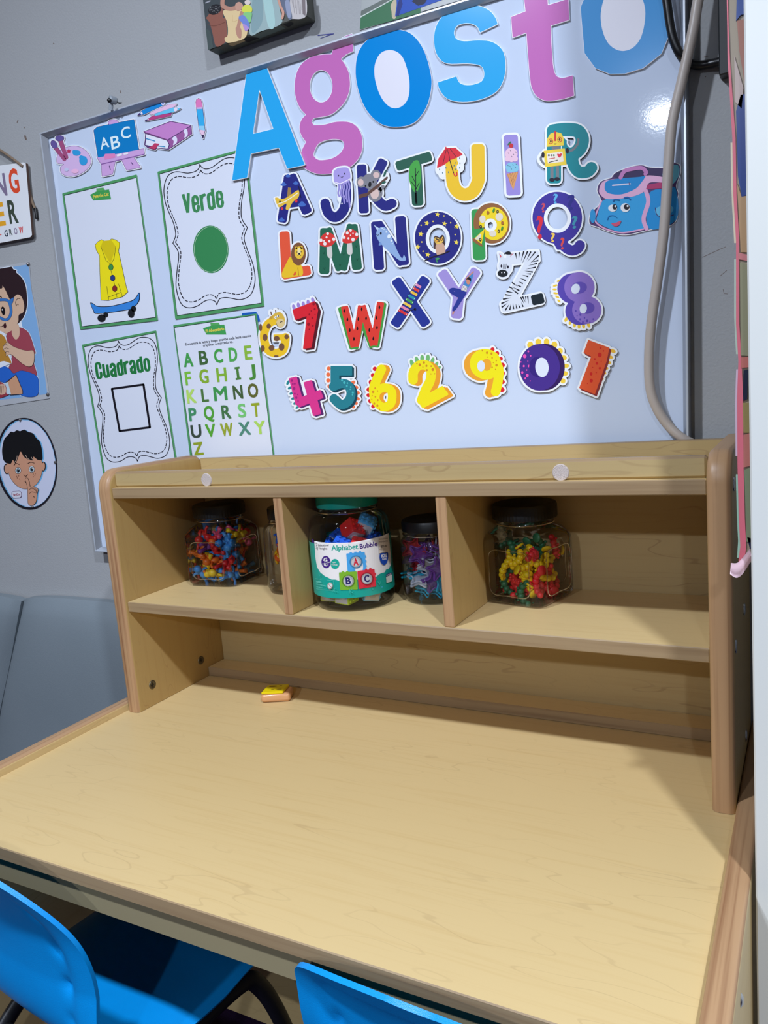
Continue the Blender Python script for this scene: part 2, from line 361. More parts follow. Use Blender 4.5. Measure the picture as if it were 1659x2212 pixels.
def sd_poly(X, Y, pts):
    d = np.full(X.shape, 1e18); ins = np.zeros(X.shape, bool); n = len(pts)
    for i in range(n):
        ax, ay = pts[i]; bx, by = pts[(i + 1) % n]; ex, ey = bx - ax, by - ay; wx, wy = X - ax, Y - ay
        L2 = ex * ex + ey * ey
        if L2 < 1e-12: continue
        t = np.clip((wx * ex + wy * ey) / L2, 0, 1); d = np.minimum(d, (wx - ex * t) ** 2 + (wy - ey * t) ** 2)
        c = ((ay > Y) != (by > Y)) & (X < (bx - ax) * (Y - ay) / ((by - ay) if by != ay else 1e-9) + ax); ins ^= c
    d = np.sqrt(d); return np.where(ins, -d, d)
def sd_path(X, Y, pts, w):
    d = np.full(X.shape, 1e18)
    for i in range(len(pts) - 1):
        ax, ay = pts[i]; bx, by = pts[i + 1]; ex, ey = bx - ax, by - ay; wx, wy = X - ax, Y - ay
        t = np.clip((wx * ex + wy * ey) / max(ex * ex + ey * ey, 1e-9), 0, 1); d = np.minimum(d, (wx - ex * t) ** 2 + (wy - ey * t) ** 2)
    return np.sqrt(d) - w / 2
def sd_box(X, Y, p, q, w, r):
    """thick stroke with softened square ends; p, q are the end edges' midpoints"""
    cx, cy = (p[0] + q[0]) / 2, (p[1] + q[1]) / 2; L = math.hypot(q[0] - p[0], q[1] - p[1]); ux, uy = (q[0] - p[0]) / L, (q[1] - p[1]) / L
    a = np.abs((X - cx) * ux + (Y - cy) * uy) - L / 2 + r; b = np.abs(-(X - cx) * uy + (Y - cy) * ux) - w / 2 + r
    return np.hypot(np.maximum(a, 0), np.maximum(b, 0)) + np.minimum(np.maximum(a, b), 0) - r
def sd_ell(X, Y, cx, cy, rx, ry, rot=0):
    a = math.radians(rot); x = (X - cx) * math.cos(a) + (Y - cy) * math.sin(a); y = -(X - cx) * math.sin(a) + (Y - cy) * math.cos(a)
    k0 = np.hypot(x / rx, y / ry); k1 = np.hypot(x / rx ** 2, y / ry ** 2); return k0 * (k0 - 1) / np.maximum(k1, 1e-9)
def soft(pts, lim=48, k=4):
    """smooth a traced outline but keep its sharp corners"""
    n = len(pts); cor = []
    for i in range(n):
        a, b, c = np.array(pts[i - 1], float), np.array(pts[i], float), np.array(pts[(i + 1) % n], float); u, v = b - a, c - b
        if math.degrees(math.acos(max(-1, min(1, u @ v / (np.linalg.norm(u) * np.linalg.norm(v)))))) > lim: cor.append(i)
    if not cor: return catmull(pts, k, True)
    out = []
    for j, i in enumerate(cor):
        e = cor[(j + 1) % len(cor)]; e = e if e > i else e + n; seg = [pts[q % n] for q in range(i, e + 1)]; out += catmull(seg, k)[:-1] if len(seg) > 2 else [seg[0]]
    return out
def expand(s):
    k = s[0].lstrip('-')
    if k == 'C': return ('S', catmull(s[1], 6), s[2])
    if k == 'CC': p = catmull(s[1], 6, True); return ('S', p + [p[0]], s[2])
    if k == 'PC': return ('P', catmull(s[1], 5, True), s[2] if len(s) > 2 else 0)
    return (k,) + tuple(s[1:])
def sdf(specs, X, Y):
    D = None
    for s in specs:
        neg = s[0].startswith('-'); e = expand(s)
        if e[0] == 'S': d = sd_path(X, Y, e[1], e[2])
        elif e[0] == 'B': d = sd_box(X, Y, e[1], e[2], e[3], e[4] if len(e) > 4 else e[3] * .28)
        elif e[0] == 'P': d = sd_poly(X, Y, e[1]) - (e[2] if len(e) > 2 else 0)
        elif e[0] == 'E': d = sd_ell(X, Y, *e[1:])
        D = d if D is None else (np.maximum(D, -d) if neg else np.minimum(D, d))
    return D
def bounds(specs):
    xs, ys = [], []
    for s in specs:
        if s[0].startswith('-'): continue
        e = expand(s)
        if e[0] == 'S': P, m = e[1], e[2] / 2
        elif e[0] == 'B': P, m = [e[1], e[2]], e[3] * .75
        elif e[0] == 'P': P, m = e[1], (e[2] if len(e) > 2 else 0)
        else: P, m = [(e[1], e[2])], max(e[3], e[4])
        for p in P: xs += [p[0] - m, p[0] + m]; ys += [p[1] - m, p[1] + m]
    return min(xs), min(ys), max(xs), max(ys)
def rdp(P, eps):
    if len(P) < 3: return P
    P = np.array(P); keep = np.zeros(len(P), bool); keep[0] = keep[-1] = True; st = [(0, len(P) - 1)]
    while st:
        a, b = st.pop()
        if b - a < 2: continue
        A, B = P[a], P[b]; d = B - A; L = math.hypot(*d); Q = P[a + 1:b] - A
        h = np.abs(Q[:, 0] * d[1] - Q[:, 1] * d[0]) / L if L > 1e-9 else np.hypot(Q[:, 0], Q[:, 1])
        i = int(h.argmax())
        if h[i] > eps: keep[a + 1 + i] = True; st += [(a, a + 1 + i), (a + 1 + i, b)]
    return [tuple(p) for p in P[keep]]
def march(D, x0, y0, st):
    segs = {}; ny, nx = D.shape; S = D < 0
    m = S[:-1, :-1].astype(int) + S[:-1, 1:] * 2 + S[1:, 1:] * 4 + S[1:, :-1] * 8
    js, is_ = np.nonzero((m > 0) & (m < 15))
    def ip(a, b): return a / (a - b)
    TBL = {1: [(3, 0)], 2: [(0, 1)], 3: [(3, 1)], 4: [(1, 2)], 5: [(3, 0), (1, 2)], 6: [(0, 2)], 7: [(3, 2)], 8: [(2, 3)], 9: [(2, 0)], 10: [(0, 1), (2, 3)], 11: [(2, 1)], 12: [(1, 3)], 13: [(1, 0)], 14: [(0, 3)]}
    pos = {}
    def edge(j, i, k):
        key = (j, i, 'h') if k == 0 else ((j, i + 1, 'v') if k == 1 else ((j + 1, i, 'h') if k == 2 else (j, i, 'v')))
        if key not in pos:
            a, b, c = key
            if c == 'h': t = ip(D[a, b], D[a, b + 1]); pos[key] = (x0 + (b + t) * st, y0 + a * st)
            else: t = ip(D[a, b], D[a + 1, b]); pos[key] = (x0 + b * st, y0 + (a + t) * st)
        return key
    adj = {}
    for j, i in zip(js, is_):
        for a, b in TBL[int(m[j, i])]:
            ka, kb = edge(j, i, a), edge(j, i, b); adj.setdefault(ka, []).append(kb); adj.setdefault(kb, []).append(ka)
    loops = []; seen = set()
    for k in list(adj):
        if k in seen: continue
        lp = [k]; seen.add(k); cur = k
        while True:
            nx_ = [q for q in adj[cur] if q not in seen]
            if not nx_: break
            cur = nx_[0]; seen.add(cur); lp.append(cur)
        if len(lp) > 5: loops.append([pos[q] for q in lp])
    return loops
def contour(specs, grow=0.0, step=None):
    """outline loops and a fill (verts, tris, loops) of the union of specs grown by grow"""
    x0, y0, x1, y1 = bounds(specs); st = step or max(1.0, min(4.0, max(x1 - x0, y1 - y0) / 130)); pad = grow + 3 * st
    x0 -= pad; y0 -= pad; x1 += pad; y1 += pad
    xs = np.arange(x0, x1 + st, st); ys = np.arange(y0, y1 + st, st); X, Y = np.meshgrid(xs, ys)
    D = sdf(specs, X, Y) - grow; D = np.where(np.abs(D) < 1e-7, 1e-7, D)
    loops = []
    for lp in march(D, x0, y0, st):
        k = len(lp) // 2; a = rdp(lp[:k + 1], st * .09); b = rdp(lp[k:] + [lp[0]], st * .09); q = a[:-1] + b[:-1]
        if len(q) >= 3: loops.append(q)
    return loops, (D, x0, y0, st)
def fill(loops, fld, steiner=None):
    D, x0, y0, st = fld; V = []; E = []; idx = []
    for lp in loops:
        b = len(V); V += [Vector(p) for p in lp]; E += [(b + i, b + (i + 1) % len(lp)) for i in range(len(lp))]
    nb = len(V)
    def samp(x, y):
        i = min(max((x - x0) / st, 0), D.shape[1] - 1.001); j = min(max((y - y0) / st, 0), D.shape[0] - 1.001); a, b = int(i), int(j); fx, fy = i - a, j - b
        return (D[b, a] * (1 - fx) + D[b, a + 1] * fx) * (1 - fy) + (D[b + 1, a] * (1 - fx) + D[b + 1, a + 1] * fx) * fy
    if steiner:
        for x in np.arange(x0, x0 + D.shape[1] * st, steiner):
            for y in np.arange(y0, y0 + D.shape[0] * st, steiner):
                if samp(x, y) < -steiner * .15: V.append(Vector((x, y)))
    vo, eo, fo, ov, oe, of = delaunay_2d_cdt(V, E, [], 0, 1e-5)
    tris = []
    for f in fo:
        cx = sum(vo[i].x for i in f) / 3; cy = sum(vo[i].y for i in f) / 3
        if samp(cx, cy) < 0: tris.append(tuple(f))
    return [tuple(v) for v in vo], tris

class Sheet:
    """thin printed layers on one surface; one mesh, one material slot per ink"""
    def __init__(s, fr, y, fn=None, lift=0.00007, rough=0.45):
        s.fr = fr; s.y = y; s.fn = fn; s.n = 0; s.V = []; s.F = []; s.I = []; s.mats = []; s.lift = lift; s.rough = rough
    def pt(s, x, y, lay):
        u, v = real(s.fr, x, y)
        if s.fn: return s.fn(u, v, lay * s.lift)
        return tuple(on_y(u, v, s.y - lay * s.lift))
    def ink(s, col):
        m = mat(col, s.rough, 0.22)
        if m not in s.mats: s.mats.append(m)
        return s.mats.index(m)
    def add(s, col, *specs, same=False, steiner=None, grow=0.0, step=None):
        if not same: s.n += 1
        lay = s.n; k = s.ink(col); e = expand(specs[0])
        if len(specs) == 1 and not steiner and grow == 0:
            poly = None
            if e[0] == 'E':
                cx, cy, rx, ry = e[1:5]; a = math.radians(e[5] if len(e) > 5 else 0); m = 28 if max(rx, ry) > 30 else 14
                poly = [(cx + rx * math.cos(t) * math.cos(a) - ry * math.sin(t) * math.sin(a), cy + rx * math.cos(t) * math.sin(a) + ry * math.sin(t) * math.cos(a)) for t in [2 * math.pi * i / m for i in range(m)]]
            elif e[0] == 'P' and not (len(e) > 2 and e[2]): poly = e[1]
            elif e[0] == 'S':
                b = len(s.V); P = e[1]; w2 = e[2] / 2; n = len(P)          # ribbon
                closed = P[0] == P[-1] and n > 3
                for i in range(n):
                    if closed: a_, b_ = P[(i - 1) % (n - 1)], P[(i + 1) % (n - 1)]
                    else: a_, b_ = P[max(i - 1, 0)], P[min(i + 1, n - 1)]
                    dx, dy = b_[0] - a_[0], b_[1] - a_[1]; L = math.hypot(dx, dy) or 1; nx, ny = -dy / L * w2, dx / L * w2
                    s.V += [s.pt(P[i][0] + nx, P[i][1] + ny, lay), s.pt(P[i][0] - nx, P[i][1] - ny, lay)]
                for i in range(n - 1): s.F.append((b + 2 * i, b + 2 * i + 1, b + 2 * i + 3, b + 2 * i + 2)); s.I.append(k)
                if not closed and w2 > 1.5:
                    for q in (P[0], P[-1]):
                        c = len(s.V); s.V += [s.pt(q[0] + w2 * math.cos(t), q[1] + w2 * math.sin(t), lay + .3) for t in [math.pi * i / 4 for i in range(8)]]
                        s.F.append(tuple(range(c, c + 8))); s.I.append(k)
                return
            if poly:
                b = len(s.V); s.V += [s.pt(x, y, lay) for x, y in poly]; s.F.append(tuple(range(b, b + len(poly)))); s.I.append(k); return
        lp, fd = contour(specs, grow, step); vo, tr = fill(lp, fd, steiner)
        b = len(s.V); s.V += [s.pt(x, y, lay) for x, y in vo]
        for t in tr: s.F.append(tuple(b + i for i in t)); s.I.append(k)
    def text(s, col, body, p0, p1, h, bold=0.0, fat=0.0, same=False):
        """lettering: baseline from p0 to p1, capital height h, in frame pixels"""
        if not same: s.n += 1
        V, F, x0, x1 = glyphs(body, bold); k = s.ink(col); b = len(s.V); fr = FR[s.fr]
        P = np.array(s.pt(*p0, 0)); a = proj(P); u = proj(P + np.array([0, 0, .01])) - a; u /= np.linalg.norm(u)
        bx, by = (p1[0] - p0[0]) / (x1 - x0), (p1[1] - p0[1]) / (x1 - x0); hh = h / CAPH
        for q, (ox, oy) in enumerate([(0, 0)] if not fat else [(0, 0), (-fat, -fat), (fat, -fat), (fat, fat), (-fat, fat), (fat, 0), (-fat, 0)]):
            b = len(s.V)
            for x, y in V: s.V.append(s.pt(p0[0] + ox + (x - x0) * bx + y * u[0] * hh, p0[1] + oy + (x - x0) * by + y * u[1] * hh, s.n + q * .1))
            for f in F: s.F.append(tuple(b + i for i in f)); s.I.append(k)
    def build(s, name, parent=None):
        me = bpy.data.meshes.new(name); me.from_pydata(s.V, [], s.F); o = link_mesh(name, me, s.mats)
        for i, p in enumerate(me.polygons): p.material_index = s.I[i]
        bm = bmesh.new(); bm.from_mesh(me); bm.faces.ensure_lookup_table(); c = Vector(CT)
        for f in bm.faces:
            f.normal_update()
            if f.normal.dot(c - f.calc_center_median()) < 0: f.normal_flip()
        bm.to_mesh(me); bm.free()
        if parent is not None:
            o.parent = parent; o.matrix_parent_inverse = Matrix.Translation(-Vector(parent.location))
        return o
_G = {}
def glyphs(body, bold):
    k = (body, bold)
    if k not in _G:
        cu = bpy.data.curves.new('t', 'FONT'); cu.body = body; cu.resolution_u = 3; cu.offset = bold; ob = bpy.data.objects.new('t', cu)
        COL.objects.link(ob); bpy.context.view_layer.update()
        me = ob.to_mesh(); V = [(v.co.x, v.co.y) for v in me.vertices]; F = [tuple(p.vertices) for p in me.polygons]; ob.to_mesh_clear()
        bpy.data.objects.remove(ob); bpy.data.curves.remove(cu); xs = [v[0] for v in V]; _G[k] = (V, F, min(xs), max(xs))
    return _G[k]
def heavy(S, col, word, p0, p1, h, wpx):
    """condensed poster lettering drawn as thick strokes"""
    L = dict(V=[[(.16, 1), (.5, .04)], [(.84, 1), (.5, .04)]], e=[[(.24, .40), (.8, .42), (.8, .60), (.7, .75), (.5, .78), (.28, .74), (.2, .6), (.2, .2), (.3, .07), (.5, .03), (.7, .07), (.8, .2), (.8, .27)]], r=[[(.22, .80), (.22, .0)], [(.25, .58), (.45, .74), (.8, .76)]],
             d=[[(.8, 1.0), (.8, .0)], [(.8, .66), (.55, .77), (.28, .73), (.2, .6), (.2, .2), (.28, .06), (.55, .03), (.8, .14)]], C=[[(.8, .66), (.8, .82), (.7, .95), (.5, .98), (.3, .95), (.2, .82), (.2, .18), (.3, .05), (.5, .02), (.7, .05), (.8, .18), (.8, .34)]],
             u=[[(.2, .80), (.2, .16), (.35, .04), (.55, .04), (.8, .14)], [(.8, .80), (.8, .0)]], a=[[(.8, .0), (.8, .62), (.7, .75), (.5, .78), (.3, .74), (.22, .62)], [(.8, .46), (.45, .40), (.22, .30), (.2, .14), (.32, .04), (.55, .04), (.8, .14)]], o=[[(.2, .6), (.2, .2), (.3, .06), (.5, .03), (.7, .06), (.8, .2), (.8, .6), (.7, .75), (.5, .78), (.3, .75), (.2, .6)]])
    W = [(.78 if c == 'r' else 1.0) for c in word]; tot = sum(W); P = np.array(S.pt(*p0, 0)); a = proj(P); u = proj(P + np.array([0, 0, .01])) - a; u /= np.linalg.norm(u); x = 0; S.n += 1
    for c, w_ in zip(word, W):
        sp = []
        for st in L[c]:
            q = [(p0[0] + (p1[0] - p0[0]) * (x + (.04 + .92 * p[0]) * w_) / tot + u[0] * h * p[1], p0[1] + (p1[1] - p0[1]) * (x + (.04 + .92 * p[0]) * w_) / tot + u[1] * h * p[1]) for p in st]
            sp += [('B', (q[0][0], q[0][1]), (q[1][0], q[1][1]), wpx, 3)] if len(q) == 2 else [('S', q, wpx)]
        S.add(col, *sp, same=True, step=3.5); x += w_
CAPH = max(v[1] for v in glyphs('H', 0.0)[0])

def plate(name, fr, specs, grow, y_back, thick, front, side, parent=None, lb=None, cat=None, group=None, bend=None, rough=.35, step=None):
    """a cut-out board: outline traced on its own front plane, real thickness"""
    lp, fd = contour(specs, grow, step); vo, tr = fill(lp, fd)
    yf = y_back - thick; P = []
    for x, y in vo: u, v = real(fr, x, y); P.append(on_y(u, v, yf))
    P = np.array(P); c = (P.min(0) + P.max(0)) / 2; c[1] = y_back
    nb = len(P); V = [tuple(p - c) for p in P] + [tuple(np.array([p[0], y_back, p[2]]) - c) for p in P]
    F = [tuple(t) for t in tr] + [tuple(nb + i for i in t[::-1]) for t in tr]; mi = [0] * len(F)
    cnt = {}
    for t in tr:
        for a, b in ((t[0], t[1]), (t[1], t[2]), (t[2], t[0])): cnt[(min(a, b), max(a, b))] = cnt.get((min(a, b), max(a, b)), 0) + 1
    for (a, b), q in cnt.items():
        if q == 1: F.append((a, b, b + nb, a + nb)); mi.append(1)
    me = bpy.data.meshes.new(name); me.from_pydata(V, [], F); o = link_mesh(name, me, [mat(front, rough, .5), mat(side, .5, .4)])
    for i, p in enumerate(me.polygons): p.material_index = mi[i]
    bm = bmesh.new(); bm.from_mesh(me); bmesh.ops.recalc_face_normals(bm, faces=bm.faces[:])
    bm.to_mesh(me); bm.free()
    o.location = tuple(c)
    if parent is not None: o.parent = parent; o.matrix_parent_inverse = Matrix.Translation(-Vector(parent.location))
    return tag(o, lb, cat, group)
# ------------------------------------------------------------ whiteboard
YS, YL = 0.271, 0.2565        # writing surface, front of the frame lip
def wl(u, v, y=YL): p = on_y(u, v, y); return Vector((p[0], p[2]))
bTL, bBL = wl(84.4, 287), wl(205, 1192)
ang = (bTL - bBL).normalized(); rt = Vector((ang.y, -ang.x))
BWd = (wl(1483, 300) - bTL).dot(rt)
bTR, bBR = bTL + rt * BWd, bBL + rt * BWd
board = tag(empty('whiteboard', (bTL.x / 2 + bBR.x / 2, YW, bTL.y / 2 + bBR.y / 2)), 'large whiteboard in a silver aluminium frame hung on the grey wall', 'whiteboard')
def bpart(o): o.parent = board; o.matrix_parent_inverse = Matrix.Translation(-Vector(board.location)); return o
cn = [bTL, bTR, bBR, bBL]; cen = (bTL + bBR) / 2
prof = [(0.0, YW), (0.0, YL + .001), (0.0008, YL), (0.0030, YL), (0.0034, YL + .0008), (0.0088, YS - .0030), (0.0092, YS + .0005), (0.0092, YW)]
for k in range(4):
    a, b = cn[k], cn[(k + 1) % 4]; d = (b - a).normalized(); n = Vector((d.y, -d.x)); n = n if n.dot(cen - a) > 0 else -n
    bm = bmesh.new(); A, B = [], []
    for w_, y in prof:
        p = a + n * w_ + d * w_; q = b + n * w_ - d * w_
        A.append(bm.verts.new((p.x, y, p.y))); B.append(bm.verts.new((q.x, y, q.y)))
    fs = []
    for i in range(len(prof)):
        j = (i + 1) % len(prof); f = bm.faces.new((A[i], A[j], B[j], B[i])); f.material_index = 1 if i in (1, 2, 3) else 0; fs.append(f)
    fs += [bm.faces.new(A), bm.faces.new(B[::-1])]; bmesh.ops.recalc_face_normals(bm, faces=fs)
    bpart(from_bm('frame_rail', bm, [M_ALU, M_ALUW]))
bm = bmesh.new(); q = [c + (cen - c).normalized() * .0075 for c in cn]
prism(bm, [(p.x, p.y) for p in q], YS, YS + .010, axis=1); bpart(from_bm('writing_surface', bm, M_BOARD))

WHT = (214, 219, 228); EDGE = (62, 48, 46)
INK = C(28, 24, 42)
def magnet(body, fr, specs, lb, grow=15, th=.0035, name='letter_magnet', cat='letter magnet', grp='picture letter magnets on the whiteboard', y=YS, side=EDGE):
    return plate(name, fr, specs, grow, y, th, C(226, 232, 242), C(*side), None, lb, cat, grp), Sheet(fr, y - th)
navy, yel = C(35, 38, 122), C(226, 186, 42)
# ---- row 1
s_ = [('B', (182, 490), (120, 915), 84), ('B', (196, 486), (352, 835), 92), ('P', [(160, 600), (215, 590), (290, 770), (150, 790)])]
pl = [('P', [(58, 700), (82, 692), (110, 705), (165, 690), (255, 628), (275, 640), (268, 690), (215, 735), (185, 795), (155, 795), (160, 745), (110, 775), (85, 770)])]
o, S = magnet('A', 'F4', s_ + pl, 'dark blue letter A magnet with a yellow aeroplane and clouds')
S.add(navy, *s_)
for x, y, r in ((175, 500, 22), (135, 575, 26), (245, 565, 24), (300, 755, 34), (118, 895, 26)): S.add(C(66, 104, 186), ('E', x, y, r, r * .5), ('E', x, y - r * .4, r * .5, r * .5), same=(x != 175))
S.add(C(150, 120, 70), ('P', [(165, 690), (175, 600), (200, 605), (205, 670)]))
S.add(C(218, 182, 66), ('PC', pl[0][1])); S.add(C(245, 240, 225), ('S', [(80, 752), (160, 722), (265, 650)], 7))
S.add(C(40, 30, 40), ('E', 102, 728, 8, 9)); S.add(C(205, 50, 70), ('E', 248, 722, 12, 16), ); S.add(C(205, 50, 70), ('E', 122, 790, 11, 14), same=True); S.add(INK, ('S', [(270, 590), (290, 690)], 6))
S.build('printed_face', o)
s_ = [('C', [(692, 560), (697, 700), (668, 812), (600, 868), (535, 830), (508, 742)], 88)]
jf = [('PC', [(583, 500), (590, 450), (640, 425), (715, 430), (733, 520), (690, 565), (600, 562)])]
o, S = magnet('J', 'F4', s_ + jf + [('S', [(650, 560), (650, 700)], 40)], 'dark blue letter J magnet with a lilac jellyfish, under the pink g')
S.add(navy, *s_)
for x, e in ((628, 640), (650, 645), (674, 700), (700, 690), (722, 735)): S.add(C(142, 134, 205), ('C', [(x - 5, 550), (x + 5, 600), (x - 4, 650), (x + 6, e + 40)], 15), same=(x > 628))
S.add(C(176, 166, 222), ('C', [(665, 560), (668, 640), (690, 700)], 5)); S.add(C(160, 150, 218), *jf)
S.add(C(225, 220, 240), ('S', [(600, 555), (640, 568), (690, 545), (728, 525)], 8)); S.add(INK, ('E', 628, 496, 5, 8)); S.add(INK, ('E', 682, 478, 5, 8), same=True); S.add(INK, ('C', [(648, 506), (658, 512), (668, 502)], 4), same=True)
S.add(C(235, 235, 245), ('E', 658, 745, 6, 7)); S.build('printed_face', o)
s_ = [('B', (832, 395), (856, 832), 88), ('B', (1035, 352), (905, 600), 88), ('C', [(905, 590), (960, 690), (1040, 765), (1105, 745)], 88)]
ko = [('E', 832, 553, 44, 50), ('E', 960, 490, 46, 46), ('E', 905, 545, 66, 68), ('E', 955, 650, 66, 78), ('P', [(1000, 560), (1065, 480), (1072, 520), (1030, 590)])]
o, S = magnet('K', 'F4', s_ + ko, 'dark blue letter K magnet with a grey koala on a branch')
S.add(navy, *s_); S.add(C(122, 124, 136), *ko[:4]); S.add(C(122, 124, 136), ('S', [(985, 640), (1025, 595)], 34), same=True); S.add(C(205, 180, 180), ('E', 826, 556, 26, 32)); S.add(C(205, 180, 180), ('E', 965, 490, 28, 28), same=True)
S.add(C(205, 182, 180), ('E', 952, 655, 38, 50), same=True); S.add(C(92, 66, 60), ('P', [(808, 665), (880, 650), (960, 585), (1062, 500), (1072, 515), (985, 600), (880, 680), (812, 700)]))
S.add(C(28, 28, 34), ('E', 908, 574, 14, 25, 8)); S.add(C(28, 28, 34), ('E', 869, 588, 7, 9), same=True); S.add(C(28, 28, 34), ('E', 938, 550, 7, 9), same=True)
S.add(C(40, 92, 82), ('PC', [(1030, 505), (1035, 465), (1055, 445), (1050, 485)])); S.add(C(40, 92, 82), ('PC', [(1012, 560), (1035, 545), (1055, 550), (1030, 568)]), same=True); S.build('printed_face', o)
s_ = [('B', (1143, 415), (1460, 318), 88), ('B', (1318, 380), (1338, 765), 104)]
o, S = magnet('T', 'F4', s_, 'dark green letter T magnet with a bright green tree')
S.add(C(38, 88, 74), *s_); S.add(C(66, 156, 68), ('PC', [(1310, 360), (1345, 365), (1362, 440), (1365, 540), (1335, 635), (1300, 635), (1262, 540), (1262, 430), (1285, 385)]))
for p in ([(1322, 740), (1318, 600), (1315, 430)], [(1318, 560), (1285, 500)], [(1318, 620), (1350, 560)], [(1316, 500), (1345, 455)], [(1318, 600), (1275, 545)]): S.add(C(26, 40, 42), ('S', p, 9 if len(p) == 3 else 6), same=len(p) < 3)
S.add(C(26, 40, 42), ('S', [(1325, 745), (1320, 640)], 18), same=True); S.build('printed_face', o)
s_ = [('B', (548, 212), (553, 520), 120), ('C', [(315, 330), (322, 540), (360, 630), (430, 665), (505, 635), (552, 540), (552, 480)], 114)]
um = [('P', [(188, 420), (200, 345), (260, 255), (345, 250), (405, 305), (355, 330), (300, 350), (240, 395)], 6)]; cl = [('E', 215, 440, 34, 40), ('E', 235, 480, 26, 34), ('E', 395, 345, 32, 46), ('E', 385, 420, 26, 34)]
o, S = magnet('U', 'F5', s_ + um + cl, 'yellow letter U magnet with a red umbrella')
S.add(yel, *s_); S.add(C(226, 230, 240), *cl); S.add(C(205, 42, 58), *um)
for x, y in ((205, 440), (232, 470), (262, 425), (285, 465), (335, 405), (352, 380), (385, 340), (388, 385), (385, 425), (350, 440)): S.add(C(74, 116, 130), ('E', x, y, 4, 9), same=(x != 205))
S.add(INK, ('S', [(295, 352), (332, 475)], 7)); S.add(INK, ('S', [(265, 262), (235, 390)], 4), same=True); S.add(INK, ('S', [(275, 258), (298, 345)], 4), same=True); S.add(INK, ('S', [(300, 255), (352, 325)], 4), same=True)
S.add(C(205, 52, 62), ('C', [(333, 478), (345, 498), (360, 490), (358, 465)], 10)); S.add(C(205, 42, 58), ('S', [(262, 262), (262, 240)], 10)); S.build('printed_face', o)
s_ = [('B', (842, 130), (870, 672), 128, 26)]
o, S = magnet('I', 'F5', s_, 'lilac letter I magnet with an ice cream cone', grow=20)
S.add(C(146, 134, 208), *s_); S.add(C(208, 150, 96), ('P', [(806, 478), (910, 462), (866, 626)]))
for k in range(4): S.add(C(172, 116, 74), ('S', [(812 + k * 24, 476 - k * 4), (850 + k * 10, 600 - k * 32)], 3), same=k > 0); S.add(C(172, 116, 74), ('S', [(906 - k * 22, 466 + k * 2), (855 - k * 9, 580 - k * 30)], 3), same=True)
S.add(C(124, 186, 216), ('E', 855, 420, 58, 44), ('E', 825, 445, 22, 20), ('E', 890, 440, 22, 20)); S.add(C(222, 188, 214), ('E', 848, 300, 56, 55), ('E', 815, 345, 24, 24), ('E', 882, 345, 26, 24), ('E', 850, 355, 24, 18))
for x, y in ((820, 290), (838, 268), (865, 300), (885, 280), (850, 320), (815, 400), (835, 410), (860, 395), (880, 415), (890, 390), (845, 430)): S.add(C(60, 66, 96), ('S', [(x, y), (x + 6, y + 8)], 4), same=(x != 820))
S.add(C(190, 42, 52), ('E', 846, 226, 20, 20)); S.add(C(44, 110, 72), ('PC', [(815, 222), (825, 200), (845, 188), (838, 210)])); S.build('printed_face', o)
s_ = [('B', (1228, 55), (1232, 565), 126), ('C', [(1225, 95), (1330, 82), (1440, 95), (1484, 165), (1462, 250), (1395, 305), (1330, 325)], 120), ('C', [(1395, 310), (1405, 400), (1455, 462), (1530, 460), (1566, 425)], 104), ('P', [(1300, 140), (1400, 230), (1420, 380), (1300, 400)]), ('-E', 1378, 197, 34, 46)]
rb = [('E', 1242, 180, 74, 84), ('B', (1144, 345), (1336, 325), 150, 10), ('C', [(1130, 310), (1112, 350), (1150, 395), (1200, 395)], 40), ('C', [(1345, 280), (1400, 262), (1440, 215), (1448, 170)], 22)]
o, S = magnet('R', 'F5', s_ + rb[:3], 'teal letter R magnet with a yellow robot')
S.add(C(18, 132, 146), *s_); S.add(C(112, 118, 128), ('C', [(1135, 300), (1112, 345), (1150, 395), (1200, 395)], 20), rb[3], ('B', (1212, 390), (1212, 540), 28), ('B', (1262, 390), (1262, 530), 28), ('B', (1245, 215), (1245, 275), 70))
S.add(C(236, 202, 66), ('P', [(1165, 235), (1172, 165), (1200, 120), (1245, 105), (1295, 118), (1316, 160), (1316, 222)], 2), ('B', (1144, 345), (1336, 325), 148, 6)); S.add(C(232, 222, 214), ('B', (1170, 342), (1312, 324), 92, 6))
S.add(C(200, 52, 52), ('B', (1242, 95), (1242, 185), 18)); S.add(C(200, 52, 52), ('E', 1202, 188, 21, 25), same=True); S.add(C(200, 52, 52), ('E', 1281, 172, 21, 25), same=True); S.add(C(236, 202, 66), ('E', 1202, 188, 15, 19)); S.add(C(236, 202, 66), ('E', 1281, 172, 15, 19), same=True)
S.add(C(90, 26, 30), ('E', 1202, 188, 8, 13)); S.add(C(90, 26, 30), ('E', 1281, 172, 8, 13), same=True); S.add(C(214, 52, 72), ('PC', [(1279, 332), (1260, 312), (1264, 297), (1279, 302), (1294, 294), (1300, 308)]))
for x, c in ((1184, (30, 30, 36)), (1208, (120, 110, 110)), (1229, (80, 140, 100))): S.add(C(*c), ('E', x, 312, 8, 9), same=True)
S.add(C(200, 60, 60), ('S', [(1185, 345), (1238, 336)], 5), same=True); S.add(INK, ('S', [(1185, 376), (1262, 356)], 5), same=True); S.add(INK, ('E', 1212, 532, 24, 16)); S.add(INK, ('E', 1258, 524, 24, 16), same=True); S.add(INK, ('E', 1132, 308, 14, 26), same=True); S.add(INK, ('E', 1350, 270, 13, 25), same=True)
S.add(INK, ('C', [(1232, 206), (1241, 213), (1250, 204)], 4), same=True); S.build('printed_face', o)
